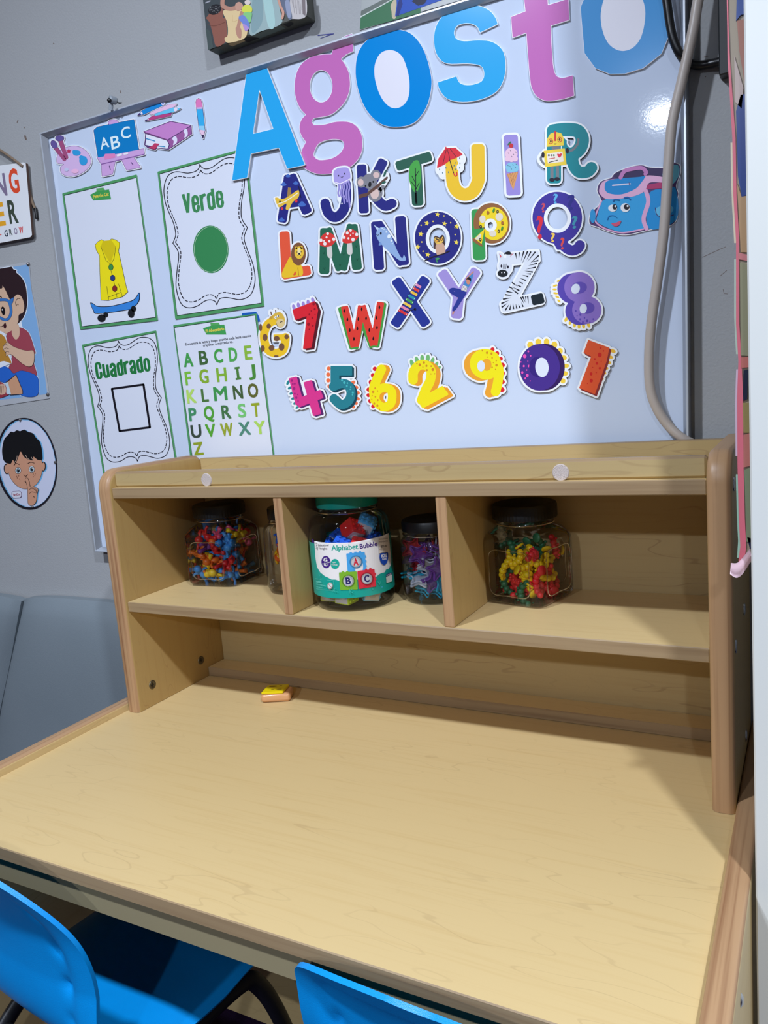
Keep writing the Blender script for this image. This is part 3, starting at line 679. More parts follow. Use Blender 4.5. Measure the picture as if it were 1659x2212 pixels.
# ---- row 2
s_ = [('B', (142, 995), (165, 1418), 92), ('B', (120, 1385), (378, 1340), 88)]
li = [('PC', [(140, 1415), (118, 1380), (150, 1300), (200, 1220), (260, 1260), (300, 1310), (305, 1385), (240, 1400), (180, 1408)])]; mn = [('E', 268, 1197, 66, 103)]
o, S = magnet('L', 'F4', s_ + li + mn, 'orange letter L magnet with a sitting yellow lion')
S.add(C(216, 84, 58), *s_); S.add(C(222, 184, 44), *li); S.add(C(120, 80, 56), *mn); S.add(C(222, 184, 60), ('E', 274, 1185, 42, 56)); S.add(C(222, 184, 60), ('E', 248, 1142, 11, 13), same=True); S.add(C(222, 184, 60), ('E', 296, 1138, 11, 13), same=True)
S.add(C(232, 216, 160), ('PC', [(262, 1150), (285, 1150), (288, 1200), (262, 1205)])); S.add(INK, ('E', 275, 1194, 9, 8)); S.add(INK, ('E', 256, 1180, 4, 5), same=True); S.add(INK, ('E', 292, 1178, 4, 5), same=True); S.add(INK, ('C', [(262, 1212), (275, 1202), (290, 1212)], 4), same=True)
S.add(C(216, 84, 58), ('PC', [(222, 1385), (240, 1352), (244, 1380)])); S.add(C(160, 120, 40), ('S', [(262, 1320), (272, 1390)], 4)); S.build('printed_face', o)
s_ = [('B', (508, 965), (500, 1378), 92), ('B', (522, 965), (648, 1345), 86), ('B', (748, 930), (658, 1345), 86), ('B', (752, 930), (795, 1340), 90)]
mu_ = [('PC', [(458, 1110), (470, 1045), (520, 1005), (575, 1020), (602, 1075), (560, 1125), (500, 1132)]), ('PC', [(662, 1082), (680, 1010), (730, 975), (785, 995), (804, 1045), (760, 1090), (700, 1102)])]
o, S = magnet('M', 'F4', s_ + mu_, 'dark green letter M magnet with two red spotted mushrooms')
S.add(C(36, 96, 76), *s_); S.add(C(196, 196, 196), ('PC', [(525, 1120), (562, 1115), (572, 1215), (548, 1235), (525, 1205)])); S.add(C(196, 196, 196), ('PC', [(710, 1090), (742, 1085), (752, 1185), (728, 1205), (702, 1180)]), same=True)
S.add(C(204, 54, 52), mu_[0]); S.add(C(204, 54, 52), mu_[1], same=True)
for x, y, r in ((505, 1105, 15), (545, 1082, 11), (520, 1048, 9), (530, 1015, 12), (470, 1075, 14), (585, 1065, 14), (497, 1080, 7), (716, 1057, 9), (757, 1068, 15), (706, 1008, 13), (735, 985, 12), (790, 1022, 14), (675, 1048, 14), (735, 1030, 6), (757, 1012, 6)): S.add(C(226, 220, 222), ('E', x, y, r, r * 1.1), same=(x != 505))
for x, y in ((495, 1190), (500, 1330), (640, 1300), (672, 1200), (785, 1130), (795, 1250)): S.add(C(24, 70, 56), ('S', [(x - 8, y - 10), (x, y + 8), (x + 8, y - 12)], 4), same=(y != 1190)); 
S.build('printed_face', o)
s_ = [('B', (962, 905), (992, 1340), 92), ('B', (1180, 858), (1212, 1298), 96), ('B', (968, 915), (1210, 1288), 96)]
nw = [('PC', [(965, 1010), (985, 970), (1030, 955), (1068, 985), (1110, 1060), (1150, 1160), (1195, 1235), (1213, 1205), (1230, 1252), (1175, 1255), (1100, 1195), (1020, 1120), (975, 1060)])]
o, S = magnet('N', 'F4', s_ + nw, 'dark blue letter N magnet with a pale blue narwhal')
S.add(navy, *s_); S.add(C(136, 166, 212), *nw); S.add(C(176, 200, 230), ('P', [(943, 936), (990, 966), (975, 990)])); S.add(C(110, 142, 200), ('PC', [(1000, 1090), (988, 1120), (1018, 1112)])); S.add(INK, ('E', 1006, 1012, 8, 13)); S.add(INK, ('C', [(965, 1020), (980, 1030), (988, 1020)], 4), same=True)
for x, y, r in ((1018, 968, 5), (1035, 975, 5), (1055, 1000, 6), (1080, 1040, 16), (1100, 1080, 7), (1110, 1105, 5)): S.add(C(214, 226, 240), ('E', x, y, r, r * 1.2, 20), same=(x != 1018))
S.build('printed_face', o)
s_ = [('E', 190, 1052, 206, 233), ('-E', 190, 1062, 108, 130)]
o, S = magnet('O', 'F5', [s_[0], s_[1][:3] + (92, 114)], 'dark blue letter O magnet with yellow stars and a brown owl')
def star(x, y, r, rot=-90): return ('P', [(x + (r if k % 2 == 0 else r * .45) * math.cos(math.radians(rot + 36 * k)), y + (r if k % 2 == 0 else r * .45) * math.sin(math.radians(rot + 36 * k))) for k in range(10)])
S.add(navy, *s_)
for x, y in ((187, 842), (92, 922), (38, 1018), (8, 1135), (100, 1203), (250, 925), (358, 950), (356, 1092)): S.add(C(238, 206, 80), star(x, y, 25, -80), same=(x != 187))
for x, y in ((245, 856), (147, 905), (40, 940), (305, 917), (345, 1023), (46, 1090), (58, 1173), (345, 960)): S.add(C(238, 206, 80), ('E', x, y, 6, 7), same=True)
S.build('printed_face', o)
ow = plate('owl_cutout', 'F5', [('PC', [(160, 1195), (155, 1120), (160, 1050), (170, 1038), (205, 1050), (232, 1030), (245, 1100), (272, 1150), (262, 1190), (215, 1208)])], 3, YS, .0034, C(70, 50, 46), C(*EDGE), o)
S = Sheet('F5', YS - .0036); S.add(C(196, 160, 140), ('PC', [(172, 1115), (235, 1100), (258, 1170), (240, 1200), (182, 1205)])); S.add(C(222, 184, 90), ('PC', [(160, 1050), (200, 1055), (235, 1040), (238, 1085), (200, 1108), (168, 1098)]))
S.add(C(60, 36, 30), ('E', 180, 1078, 13, 15)); S.add(C(60, 36, 30), ('E', 222, 1065, 13, 15), same=True); S.add(C(226, 160, 60), ('E', 180, 1078, 8, 10)); S.add(C(226, 160, 60), ('E', 222, 1065, 8, 10), same=True); S.add(INK, ('P', [(192, 1078), (206, 1074), (201, 1092)])); S.add(INK, ('S', [(155, 1050), (195, 1068), (238, 1032)], 6), same=True)
S.add(C(36, 30, 40), ('C', [(75, 1255), (150, 1222), (230, 1198), (295, 1170)], 9)); S.add(C(66, 146, 92), ('PC', [(165, 1240), (190, 1230), (208, 1240), (185, 1252)])); S.add(C(66, 146, 92), ('PC', [(170, 1250), (186, 1258), (184, 1275)]), same=True); S.build('printed_owl', o)
s_ = [('B', (546, 795), (562, 1252), 114)]; pz = [('E', 672, 922, 162, 182, -6)]
o, S = magnet('P', 'F5', s_ + pz + [('-E', 662, 940, 38, 44)], 'green letter P magnet with a yellow pizza as its bowl')
S.add(C(52, 146, 78), *s_); S.add(C(138, 92, 56), *pz, ('-E', 662, 938, 56, 60), ('-P', [(500, 980), (600, 960), (620, 1110), (560, 1120)])); S.add(C(232, 204, 34), ('E', 690, 925, 128, 148, -6), ('-E', 662, 938, 56, 60), ('-P', [(500, 985), (610, 955), (618, 1120), (550, 1120)]))
S.add(C(52, 146, 78), ('P', [(505, 990), (605, 960), (520, 1075)])); S.add(C(138, 92, 56), ('PC', [(510, 1055), (580, 1105), (582, 1130), (510, 1085)])); S.add(C(232, 204, 34), ('P', [(518, 1058), (610, 970), (582, 1108)])); S.add(C(214, 208, 196), ('PC', [(525, 1060), (575, 1015), (565, 1065)]))
for x, y, a, b in ((590, 885, 28, 34), (740, 865, 34, 36), (682, 1015, 32, 28)): S.add(C(214, 208, 196), ('E', x, y, a, b), same=(x != 590))
for x, y in ((725, 818), (574, 952), (735, 993), (570, 1068)): S.add(INK, ('E', x, y, 11, 15)); S.add(C(210, 190, 90), ('E', x, y, 4, 7))
for x, y in ((690, 805), (765, 968)): S.add(C(60, 140, 60), ('E', x, y, 9, 20, 20))
for x, y in ((638, 825), (768, 918)): S.add(C(160, 100, 50), ('E', x, y, 12, 16))
S.build('printed_face', o)
s_ = [('E', 1260, 873, 222, 233), ('C', [(1290, 1050), (1320, 1125), (1385, 1165), (1440, 1150), (1462, 1120)], 92), ('P', [(1215, 1080), (1320, 1060), (1340, 1160), (1260, 1160)]), ('-E', 1262, 876, 122, 132)]
o, S = magnet('Q', 'F5', s_[:3] + [('-E', 1262, 876, 104, 114)], 'purple letter Q magnet with coloured question marks')
S.add(C(58, 46, 148), *s_)
for p0, p1, h, c in (((1225, 745), (1268, 738), 82, (90, 170, 220)), ((1120, 825), (1155, 818), 78, (190, 70, 90)), ((1080, 1062), (1140, 1050), 195, (205, 40, 60)), ((1352, 812), (1420, 790), 130, (40, 40, 130)), ((1392, 970), (1445, 958), 104, (60, 140, 170)), ((1202, 1092), (1242, 1084), 78, (230, 190, 80)), ((1290, 1158), (1328, 1148), 100, (205, 70, 70))):
    S.text(C(*c), '?', p0, p1, h, .02, same=(h != 82))
S.build('printed_face', o)
# ---- row 3 and the numbers
gi = [('C', [(190, 560), (130, 552), (70, 595), (42, 690), (70, 800), (140, 840), (210, 815), (232, 740), (235, 700)], 76), ('B', (265, 698), (128, 702), 56, 6), ('P', [(120, 700), (190, 690), (190, 790), (150, 780)])]
gh = [('E', 180, 530, 50, 68, -10), ('E', 188, 572, 40, 40), ('E', 105, 480, 10, 18), ('E', 145, 465, 10, 16)]
o, S = magnet('G', 'F6', gi[:1] + gi[1:2] + gh, 'yellow letter G magnet shaped as a spotted giraffe')
S.add(yel, gi[0], gi[1])
for x, y, a, b in ((12, 612, 14, 34), (85, 600, 20, 24), (52, 700, 22, 32), (30, 800, 20, 30), (110, 795, 26, 26), (200, 785, 26, 34), (156, 710, 26, 24), (152, 868, 22, 9), (245, 695, 20, 22)): S.add(C(112, 80, 60), ('E', x, y, a, b), same=(x != 12))
S.add(C(206, 172, 70), ('PC', [(105, 520), (140, 485), (190, 475), (225, 520), (228, 580), (200, 612), (160, 600), (150, 550)])); S.add(C(210, 190, 140), ('E', 190, 572, 38, 38)); S.add(C(94, 60, 44), ('S', [(108, 495), (104, 470)], 8)); S.add(C(94, 60, 44), ('S', [(148, 478), (146, 456)], 8), same=True); S.add(C(190, 150, 60), ('PC', [(88, 535), (100, 512), (122, 510), (110, 535)]), same=True)
S.add(C(240, 240, 240), ('E', 146, 521, 10, 12)); S.add(C(240, 240, 240), ('E', 168, 510, 10, 12), same=True); S.add(INK, ('E', 149, 521, 5, 6)); S.add(INK, ('E', 171, 509, 5, 6), same=True); S.add(INK, ('E', 190, 563, 4, 5), same=True); S.add(INK, ('E', 203, 558, 4, 5), same=True); S.add(INK, ('C', [(155, 575), (162, 600), (180, 608)], 3), same=True); S.build('printed_face', o)
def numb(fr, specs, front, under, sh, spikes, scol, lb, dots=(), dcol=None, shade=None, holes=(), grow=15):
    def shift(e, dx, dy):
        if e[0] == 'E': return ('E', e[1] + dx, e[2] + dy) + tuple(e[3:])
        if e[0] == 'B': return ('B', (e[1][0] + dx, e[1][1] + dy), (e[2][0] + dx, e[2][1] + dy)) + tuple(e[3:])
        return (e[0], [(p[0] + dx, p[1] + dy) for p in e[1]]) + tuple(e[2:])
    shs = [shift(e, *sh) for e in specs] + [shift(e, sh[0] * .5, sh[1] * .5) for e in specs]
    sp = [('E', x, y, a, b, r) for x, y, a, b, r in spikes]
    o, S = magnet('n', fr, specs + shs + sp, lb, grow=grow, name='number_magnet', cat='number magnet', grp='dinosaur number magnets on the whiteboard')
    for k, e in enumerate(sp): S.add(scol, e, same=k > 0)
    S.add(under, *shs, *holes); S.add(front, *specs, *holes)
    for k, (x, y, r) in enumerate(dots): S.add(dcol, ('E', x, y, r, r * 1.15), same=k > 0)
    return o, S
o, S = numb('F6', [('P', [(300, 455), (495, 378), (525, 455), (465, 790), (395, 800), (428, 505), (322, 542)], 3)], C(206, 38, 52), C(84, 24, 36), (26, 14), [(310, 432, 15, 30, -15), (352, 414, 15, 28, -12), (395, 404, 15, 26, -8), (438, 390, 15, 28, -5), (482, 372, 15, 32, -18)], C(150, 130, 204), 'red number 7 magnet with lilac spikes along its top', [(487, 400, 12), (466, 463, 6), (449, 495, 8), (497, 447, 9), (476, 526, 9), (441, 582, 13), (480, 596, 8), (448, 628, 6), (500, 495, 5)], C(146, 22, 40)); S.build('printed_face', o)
s_ = [('B', (748, 420), (848, 792), 84), ('B', (918, 415), (850, 792), 80), ('B', (922, 415), (1028, 775), 82), ('B', (1098, 382), (1030, 775), 84)]
o, S = magnet('W', 'F6', s_ + [('B', (722, 430), (838, 805), 60), ('B', (1115, 385), (1042, 790), 60)], 'watermelon letter W magnet, red with black seeds and green rind')
S.add(C(66, 146, 66), ('B', (735, 425), (845, 805), 68), ('B', (905, 560), (850, 805), 74), ('B', (935, 560), (1025, 790), 74), ('B', (1108, 385), (1040, 790), 70))
S.add(C(210, 58, 50), ('B', (762, 420), (852, 788), 66, 10), ('B', (918, 415), (860, 780), 66, 10), ('B', (920, 415), (1026, 772), 66, 10), ('B', (1088, 384), (1026, 772), 66, 10))
for x, y in ((761, 462), (790, 540), (811, 635), (848, 714), (879, 620), (888, 535), (918, 447), (957, 529), (986, 634), (1022, 711), (1055, 612), (1050, 525), (1077, 430)): S.add(C(30, 18, 22), ('PC', [(x, y - 19), (x + 8, y + 2), (x, y + 17), (x - 8, y + 4)]), same=(x != 761))
S.build('printed_face', o)
s_ = [('B', (1218, 178), (1502, 592), 92), ('B', (1498, 165), (1208, 598), 92)]
o, S = magnet('X', 'F6', s_, 'dark blue letter X magnet with a rainbow xylophone')
S.add(C(36, 50, 140), *s_); ax = (1425, 238), (1288, 475)
S.add(INK, ('S', [(1400, 215), (1262, 450)], 5)); S.add(INK, ('S', [(1448, 225), (1330, 480)], 5), same=True)
for k, c in enumerate(((214, 130, 170), (206, 60, 56), (224, 180, 60), (40, 140, 160), (64, 150, 80), (224, 190, 70), (216, 130, 165), (206, 50, 56))):
    t = k / 7; x = ax[0][0] * (1 - t) + ax[1][0] * t; y = ax[0][1] * (1 - t) + ax[1][1] * t; h = 27 + k * 2.6; S.add(C(*c), ('B', (x - h * .87, y - h * .5), (x + h * .87, y + h * .5), 23, 4), same=k > 0)
    S.add(C(240, 240, 240), ('E', x - h * .7, y - h * .4, 3, 3)); S.add(C(240, 240, 240), ('E', x + h * .7, y + h * .4, 3, 3), same=True)
S.add(INK, ('S', [(1300, 470), (1395, 448)], 5)); S.add(INK, ('E', 1395, 448, 10, 12), same=True); S.build('printed_face', o)
s_ = [('B', (192, 92), (325, 290), 80), ('B', (470, 78), (335, 290), 82), ('B', (328, 265), (308, 462), 86)]
o, S = magnet('Y', 'F7', s_, 'lilac letter Y magnet with a person stretching in a yoga pose')
S.add(C(152, 138, 206), *s_); S.add(C(70, 130, 190), ('PC', [(440, 105), (380, 165), (355, 225), (390, 235), (425, 180)])); S.add(C(196, 132, 110), ('S', [(398, 190), (385, 150), (442, 98)], 9)); S.add(C(196, 132, 110), ('E', 402, 175, 15, 22)); S.add(C(196, 132, 110), ('S', [(322, 275), (325, 300)], 14), same=True); S.add(C(196, 132, 110), ('S', [(290, 400), (282, 425)], 12), same=True)
S.add(C(40, 52, 140), ('PC', [(345, 235), (390, 250), (360, 310), (300, 398), (278, 390), (325, 290), (285, 262)]), ('C', [(350, 250), (285, 235), (268, 250), (322, 285)], 26)); S.add(C(226, 222, 224), ('P', [(362, 200), (395, 215), (388, 255), (346, 240)]))
for k in range(4): S.add(INK, ('S', [(358 - k * 3, 208 + k * 10), (393 - k, 222 + k * 9)], 2.5), same=k > 0)
S.add(C(26, 22, 34), ('PC', [(385, 158), (405, 138), (422, 150), (420, 170), (400, 155)])); S.build('printed_face', o)
s_ = [('B', (700, 0), (945, -22), 84), ('B', (905, 5), (700, 375), 90), ('B', (660, 375), (988, 300), 84), ('P', [(870, -60), (945, -62), (950, 10), (900, 40)], 4)]
hd = [('E', 690, 55, 52, 66), ('E', 672, 112, 42, 32), ('P', [(640, -50), (665, -40), (680, 0), (650, 10)], 3)]
o, S = magnet('Z', 'F7', s_ + hd, 'black and white letter Z magnet shaped as a zebra', grow=13)
S.add(C(206, 214, 230), *s_, *hd)
for x0, y0, x1, y1 in ((800, -55, 795, 0), (770, -50, 780, 5), (835, -62, 812, 20), (865, -62, 820, 40), (890, -60, 855, 10), (925, -58, 862, 20), (952, -30, 880, 35), (948, 10, 890, 22), (940, 32, 868, 50), (930, 62, 850, 78), (905, 100, 838, 90), (890, 115, 850, 112), (870, 135, 820, 122), (850, 165, 800, 145), (828, 190, 790, 172), (812, 215, 770, 195), (800, 245, 745, 215), (790, 268, 730, 225), (742, 180, 790, 215), (720, 215, 765, 235), (700, 250, 760, 262), (690, 275, 745, 285), (672, 312, 740, 300), (660, 345, 720, 320), (662, 375, 710, 340), (690, 398, 725, 345), (725, 396, 735, 345), (755, 388, 750, 340), (780, 384, 772, 345), (805, 378, 792, 350), (830, 370, 815, 335), (810, 295, 840, 350), (825, 290, 850, 340), (850, 288, 852, 330), (865, 285, 872, 350)):
    dx, dy = x1 - x0, y1 - y0; L = math.hypot(dx, dy); nx, ny = -dy / L * 6, dx / L * 6; S.add(C(24, 24, 32), ('P', [(x0 + nx, y0 + ny), (x1, y1), (x0 - nx, y0 - ny)]), same=(x0 != 800))
S.add(C(22, 34, 44), ('B', (896, 322), (990, 300), 80, 16)); S.add(C(24, 28, 34), ('E', 670, 110, 40, 28), same=True); S.add(C(24, 24, 32), ('PC', [(685, -50), (720, -62), (740, -40), (700, -38)]), same=True)
S.add(C(200, 70, 80), ('P', [(642, -45), (660, -25), (655, -10)])); S.add(C(200, 70, 80), ('P', [(760, -52), (735, -35), (728, -20)]), same=True); S.add(INK, ('E', 660, 53, 7, 12), same=True); S.add(INK, ('E', 711, 60, 7, 12), same=True); S.add(C(225, 230, 240), ('E', 663, 104, 4, 6)); S.add(C(225, 230, 240), ('E', 685, 103, 4, 6), same=True)
for x in (678, 688, 698): S.add(INK, ('S', [(x, 35), (x - 4, 75)], 3), same=True)
S.build('printed_face', o)
o, S = numb('F7', [('E', 1268, 218, 118, 118), ('E', 1326, 395, 114, 108)], C(132, 108, 192), C(82, 66, 166), (-54, 10), [(1106, 168, 8, 16, 60), (1080, 205, 8, 20, 75), (1075, 235, 8, 18, 90), (1082, 265, 8, 20, 100), (1095, 293, 8, 18, 115), (1108, 325, 8, 16, 130), (1165, 468, 12, 22, 30), (1196, 492, 11, 20, 20), (1230, 512, 12, 20, 5), (1265, 522, 12, 20, 0), (1300, 520, 12, 20, -10), (1340, 514, 12, 20, -25)], C(226, 190, 60), 'purple number 8 magnet with yellow spikes', [(1240, 403, 6), (1215, 440, 9), (1275, 432, 8), (1273, 468, 7), (1308, 457, 6), (1328, 480, 9), (1376, 467, 6), (1295, 490, 7), (1250, 440, 4), (1350, 490, 5), (1230, 465, 4)], C(82, 66, 166))
S.add(C(92, 74, 172), ('E', 1265, 222, 62, 46, -10)); S.add(C(92, 74, 172), ('E', 1330, 380, 56, 44, -10), same=True); S.add(C(208, 218, 238), ('E', 1238, 230, 33, 40, 20)); S.add(C(208, 218, 238), ('E', 1298, 385, 28, 38, 8), same=True); S.build('printed_face', o)
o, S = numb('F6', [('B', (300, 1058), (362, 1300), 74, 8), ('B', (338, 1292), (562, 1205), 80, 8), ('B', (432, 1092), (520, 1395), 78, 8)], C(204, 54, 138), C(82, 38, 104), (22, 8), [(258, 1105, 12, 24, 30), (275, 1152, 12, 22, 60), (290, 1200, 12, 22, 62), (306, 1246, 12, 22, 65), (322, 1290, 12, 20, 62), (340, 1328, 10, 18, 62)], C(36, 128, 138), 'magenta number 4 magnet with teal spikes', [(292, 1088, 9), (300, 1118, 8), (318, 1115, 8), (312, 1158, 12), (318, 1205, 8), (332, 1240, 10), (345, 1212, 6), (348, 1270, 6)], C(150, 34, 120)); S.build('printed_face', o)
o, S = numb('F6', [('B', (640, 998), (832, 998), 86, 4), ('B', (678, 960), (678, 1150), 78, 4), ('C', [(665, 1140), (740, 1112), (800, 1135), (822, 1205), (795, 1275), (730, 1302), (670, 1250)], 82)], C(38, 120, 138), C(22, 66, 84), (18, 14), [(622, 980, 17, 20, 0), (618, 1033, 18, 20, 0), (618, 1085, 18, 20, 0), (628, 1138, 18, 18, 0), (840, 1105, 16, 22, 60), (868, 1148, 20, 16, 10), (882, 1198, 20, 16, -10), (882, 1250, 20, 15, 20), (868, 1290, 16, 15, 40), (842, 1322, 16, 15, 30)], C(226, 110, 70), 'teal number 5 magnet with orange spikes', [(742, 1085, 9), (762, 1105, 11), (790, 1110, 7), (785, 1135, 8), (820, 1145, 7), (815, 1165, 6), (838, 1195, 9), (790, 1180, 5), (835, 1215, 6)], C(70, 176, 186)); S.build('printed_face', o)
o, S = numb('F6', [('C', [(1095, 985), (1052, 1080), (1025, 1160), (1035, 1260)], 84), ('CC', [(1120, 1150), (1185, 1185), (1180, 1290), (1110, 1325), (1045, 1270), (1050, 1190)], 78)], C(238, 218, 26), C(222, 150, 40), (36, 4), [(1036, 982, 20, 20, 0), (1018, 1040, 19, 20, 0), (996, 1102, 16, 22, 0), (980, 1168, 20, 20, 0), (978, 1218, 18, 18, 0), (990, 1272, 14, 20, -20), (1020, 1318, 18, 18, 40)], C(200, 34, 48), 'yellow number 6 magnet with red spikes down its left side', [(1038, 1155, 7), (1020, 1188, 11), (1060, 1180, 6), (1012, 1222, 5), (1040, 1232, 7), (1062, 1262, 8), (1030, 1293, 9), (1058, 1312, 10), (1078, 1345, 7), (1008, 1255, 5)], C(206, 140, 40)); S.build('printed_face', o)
o, S = numb('F6', [('C', [(1378, 1080), (1382, 1010), (1425, 955), (1490, 948), (1538, 1000), (1530, 1090), (1490, 1170), (1455, 1262)], 86), ('P', [(1420, 1262), (1640, 1140), (1690, 1210), (1465, 1330)], 6)], C(238, 216, 30), C(222, 150, 44), (42, 12), [(1370, 935, 18, 38, -20), (1412, 905, 18, 34, -15), (1460, 890, 18, 34, 0), (1510, 888, 18, 36, 5), (1552, 912, 17, 34, 15), (1585, 945, 15, 30, 30), (1608, 975, 14, 24, 45)], C(112, 176, 112), 'yellow number 2 magnet with green spikes', [(1438, 945, 11), (1475, 925, 10), (1498, 955, 9), (1412, 936, 6), (1502, 993, 8), (1466, 966, 5), (1555, 988, 12), (1540, 958, 7), (1538, 1028, 5), (1572, 1026, 5)], C(196, 128, 40)); S.build('printed_face', o)
o, S = numb('F7', [('CC', [(525, 742), (600, 770), (610, 850), (545, 895), (470, 855), (465, 780)], 88), ('C', [(600, 770), (640, 860), (632, 960), (615, 1030)], 74)], C(240, 220, 26), C(224, 156, 50), (-46, 10), [(590, 705, 17, 20, 30), (625, 735, 17, 20, 45), (652, 775, 20, 16, 0), (668, 825, 20, 20, 0), (668, 888, 20, 22, 0), (668, 955, 20, 18, 10), (662, 1015, 24, 20, 20)], C(206, 34, 44), 'yellow number 9 magnet with red spikes down its right side', [(548, 728, 9), (583, 735, 8), (588, 768, 6), (512, 712, 6), (620, 790, 5), (622, 825, 9), (572, 800, 7), (588, 842, 6), (615, 858, 5), (597, 805, 4), (552, 762, 4)], C(200, 140, 30))
S.add(C(226, 160, 50), ('E', 545, 822, 38, 46)); S.add(C(208, 218, 238), ('E', 502, 832, 30, 42)); S.build('printed_face', o)
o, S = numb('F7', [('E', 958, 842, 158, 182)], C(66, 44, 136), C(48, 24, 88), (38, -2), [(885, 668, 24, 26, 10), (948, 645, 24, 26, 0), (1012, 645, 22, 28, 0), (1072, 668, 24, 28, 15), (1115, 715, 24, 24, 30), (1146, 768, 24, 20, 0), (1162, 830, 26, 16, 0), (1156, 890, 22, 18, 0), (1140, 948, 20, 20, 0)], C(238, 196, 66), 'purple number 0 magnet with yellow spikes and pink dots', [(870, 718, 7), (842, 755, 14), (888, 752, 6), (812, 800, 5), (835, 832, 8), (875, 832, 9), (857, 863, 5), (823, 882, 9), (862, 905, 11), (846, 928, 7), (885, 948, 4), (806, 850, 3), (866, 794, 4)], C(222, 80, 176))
S.add(C(50, 32, 120), ('E', 948, 838, 72, 80)); S.add(C(208, 218, 238), ('E', 976, 842, 52, 76, -4)); S.build('printed_face', o)
o, S = numb('F7', [('P', [(1338, 630), (1500, 690), (1480, 790), (1388, 1050), (1268, 1002), (1362, 755), (1302, 728)], 2)], C(212, 84, 46), C(128, 44, 46), (14, 16), [(1528, 715, 24, 14, 20), (1510, 762, 20, 13, 20), (1498, 805, 18, 13, 15), (1478, 848, 16, 13, 20), (1462, 886, 16, 12, 20), (1442, 930, 16, 13, 10), (1424, 970, 16, 13, 10), (1410, 1010, 16, 12, 10), (1395, 1045, 16, 12, 10)], C(228, 180, 60), 'orange-red number 1 magnet with yellow spikes', [(1432, 690, 8), (1455, 714, 6), (1426, 745, 16), (1388, 778, 7), (1404, 811, 10), (1438, 795, 4), (1427, 849, 9), (1359, 893, 11), (1399, 883, 5), (1360, 946, 13), (1331, 968, 4), (1372, 843, 4)], C(196, 34, 30)); S.build('printed_face', o)

# ---- the big month letters, laminated card
def big(name, fr, specs, col, lb, y=YS, th=.0032, lift=.0):
    o = plate('month_letter', fr, [e for e in specs if not (name in ('o', 'o2') and e[0][0] == '-')], 2.4 * FR[fr][2] / 2.6, y - lift, th, C(212, 214, 232) if name in ('o', 'o2') else C(228, 233, 244), C(206, 212, 222), None, lb, 'letter', 'big coloured month letters on the whiteboard', rough=.3)
    S = Sheet(fr, y - lift - th, rough=.18); S.add(C(*col), *specs); S.build('coloured_face', o); return o
big('A', 'F2', [('P', [(370, 408), (478, 380), (715, 985), (610, 1008), (560, 882), (392, 918), (370, 1060), (280, 1078)]), ('-P', [(443, 535), (527, 770), (405, 800)])], (42, 160, 228), 'big sky-blue capital A above the green picture pages', lift=.0035)
G_ = [(875, 325), (885, 290), (905, 255), (945, 222), (997, 202), (1003, 306), (962, 325), (930, 352), (960, 395), (980, 450), (982, 530), (955, 605), (905, 660), (860, 688), (800, 700), (768, 706), (754, 728), (768, 748), (830, 745), (900, 728), (980, 730), (1030, 762), (1056, 820), (1055, 900), (1022, 965), (960, 1012), (880, 1035), (790, 1038), (725, 1012), (697, 985), (690, 940), (698, 895), (722, 848), (694, 808), (683, 760), (695, 715), (722, 685), (683, 640), (658, 570), (654, 500), (668, 430), (702, 375), (760, 338), (820, 326)]
big('g', 'F2', [('P', soft(G_)), ('-E', 812, 515, 68, 97), ('-PC', [(768, 912), (800, 855), (870, 832), (930, 836), (949, 862), (932, 908), (880, 945), (810, 957), (775, 942)])], (186, 106, 180), 'big pink lower-case g with a double loop')
big('o', 'F2', [('PC', [(1243, 178), (1345, 200), (1420, 290), (1462, 420), (1470, 520), (1440, 640), (1370, 730), (1270, 758), (1170, 740), (1085, 660), (1035, 540), (1018, 420), (1040, 300), (1120, 215)]), ('-PC', [(1228, 298), (1290, 330), (1325, 410), (1340, 500), (1330, 590), (1285, 640), (1225, 640), (1170, 580), (1135, 480), (1132, 390), (1165, 320)])], (6, 130, 212), 'big deep-blue letter o between the g and the s')
S1 = [(1075, 52), (1037, 70), (1030, 57), (1012, 50), (990, 54), (981, 68), (985, 83), (1002, 89), (1035, 87), (1064, 91), (1085, 108), (1092, 135), (1089, 168), (1073, 197), (1040, 214), (1000, 220), (966, 213), (949, 192), (946, 178), (986, 165), (994, 180), (1015, 184), (1040, 176), (1046, 158), (1038, 142), (1010, 137), (966, 137), (946, 122), (938, 95), (941, 60), (960, 30), (990, 14), (1030, 12), (1056, 22), (1070, 38)]
FR['RS'] = (900, 0, 4.0)
big('s', 'RS', [('P', soft([((x - 900) * 4, y * 4) for x, y in S1], 60))], (46, 162, 228), 'big sky-blue letter s between the deep-blue o and the pink t')
big('t', 'F3', [('P', soft([(322, -110), (452, -150), (462, 28), (574, -6), (578, 108), (478, 140), (482, 250), (492, 370), (508, 414), (540, 424), (597, 410), (604, 520), (535, 540), (460, 548), (412, 532), (382, 495), (365, 425), (345, 178), (270, 205), (262, 92), (340, 62)], 40))], (184, 106, 180), 'big pink letter t with a crossbar')
big('o2', 'F3', [('P', [(640, 40), (690, -80), (780, -150), (900, -165), (1020, -130), (1100, -40), (1134, 70), (1125, 180), (1080, 290), (980, 370), (880, 400), (800, 402), (720, 370), (662, 290), (650, 160)]), ('-PC', [(868, -92), (940, -60), (985, 20), (990, 110), (965, 210), (915, 265), (850, 275), (790, 235), (755, 150), (752, 50), (790, -50)])], (76, 152, 220), 'big mid-blue letter o at the end of the word, beside the cables')

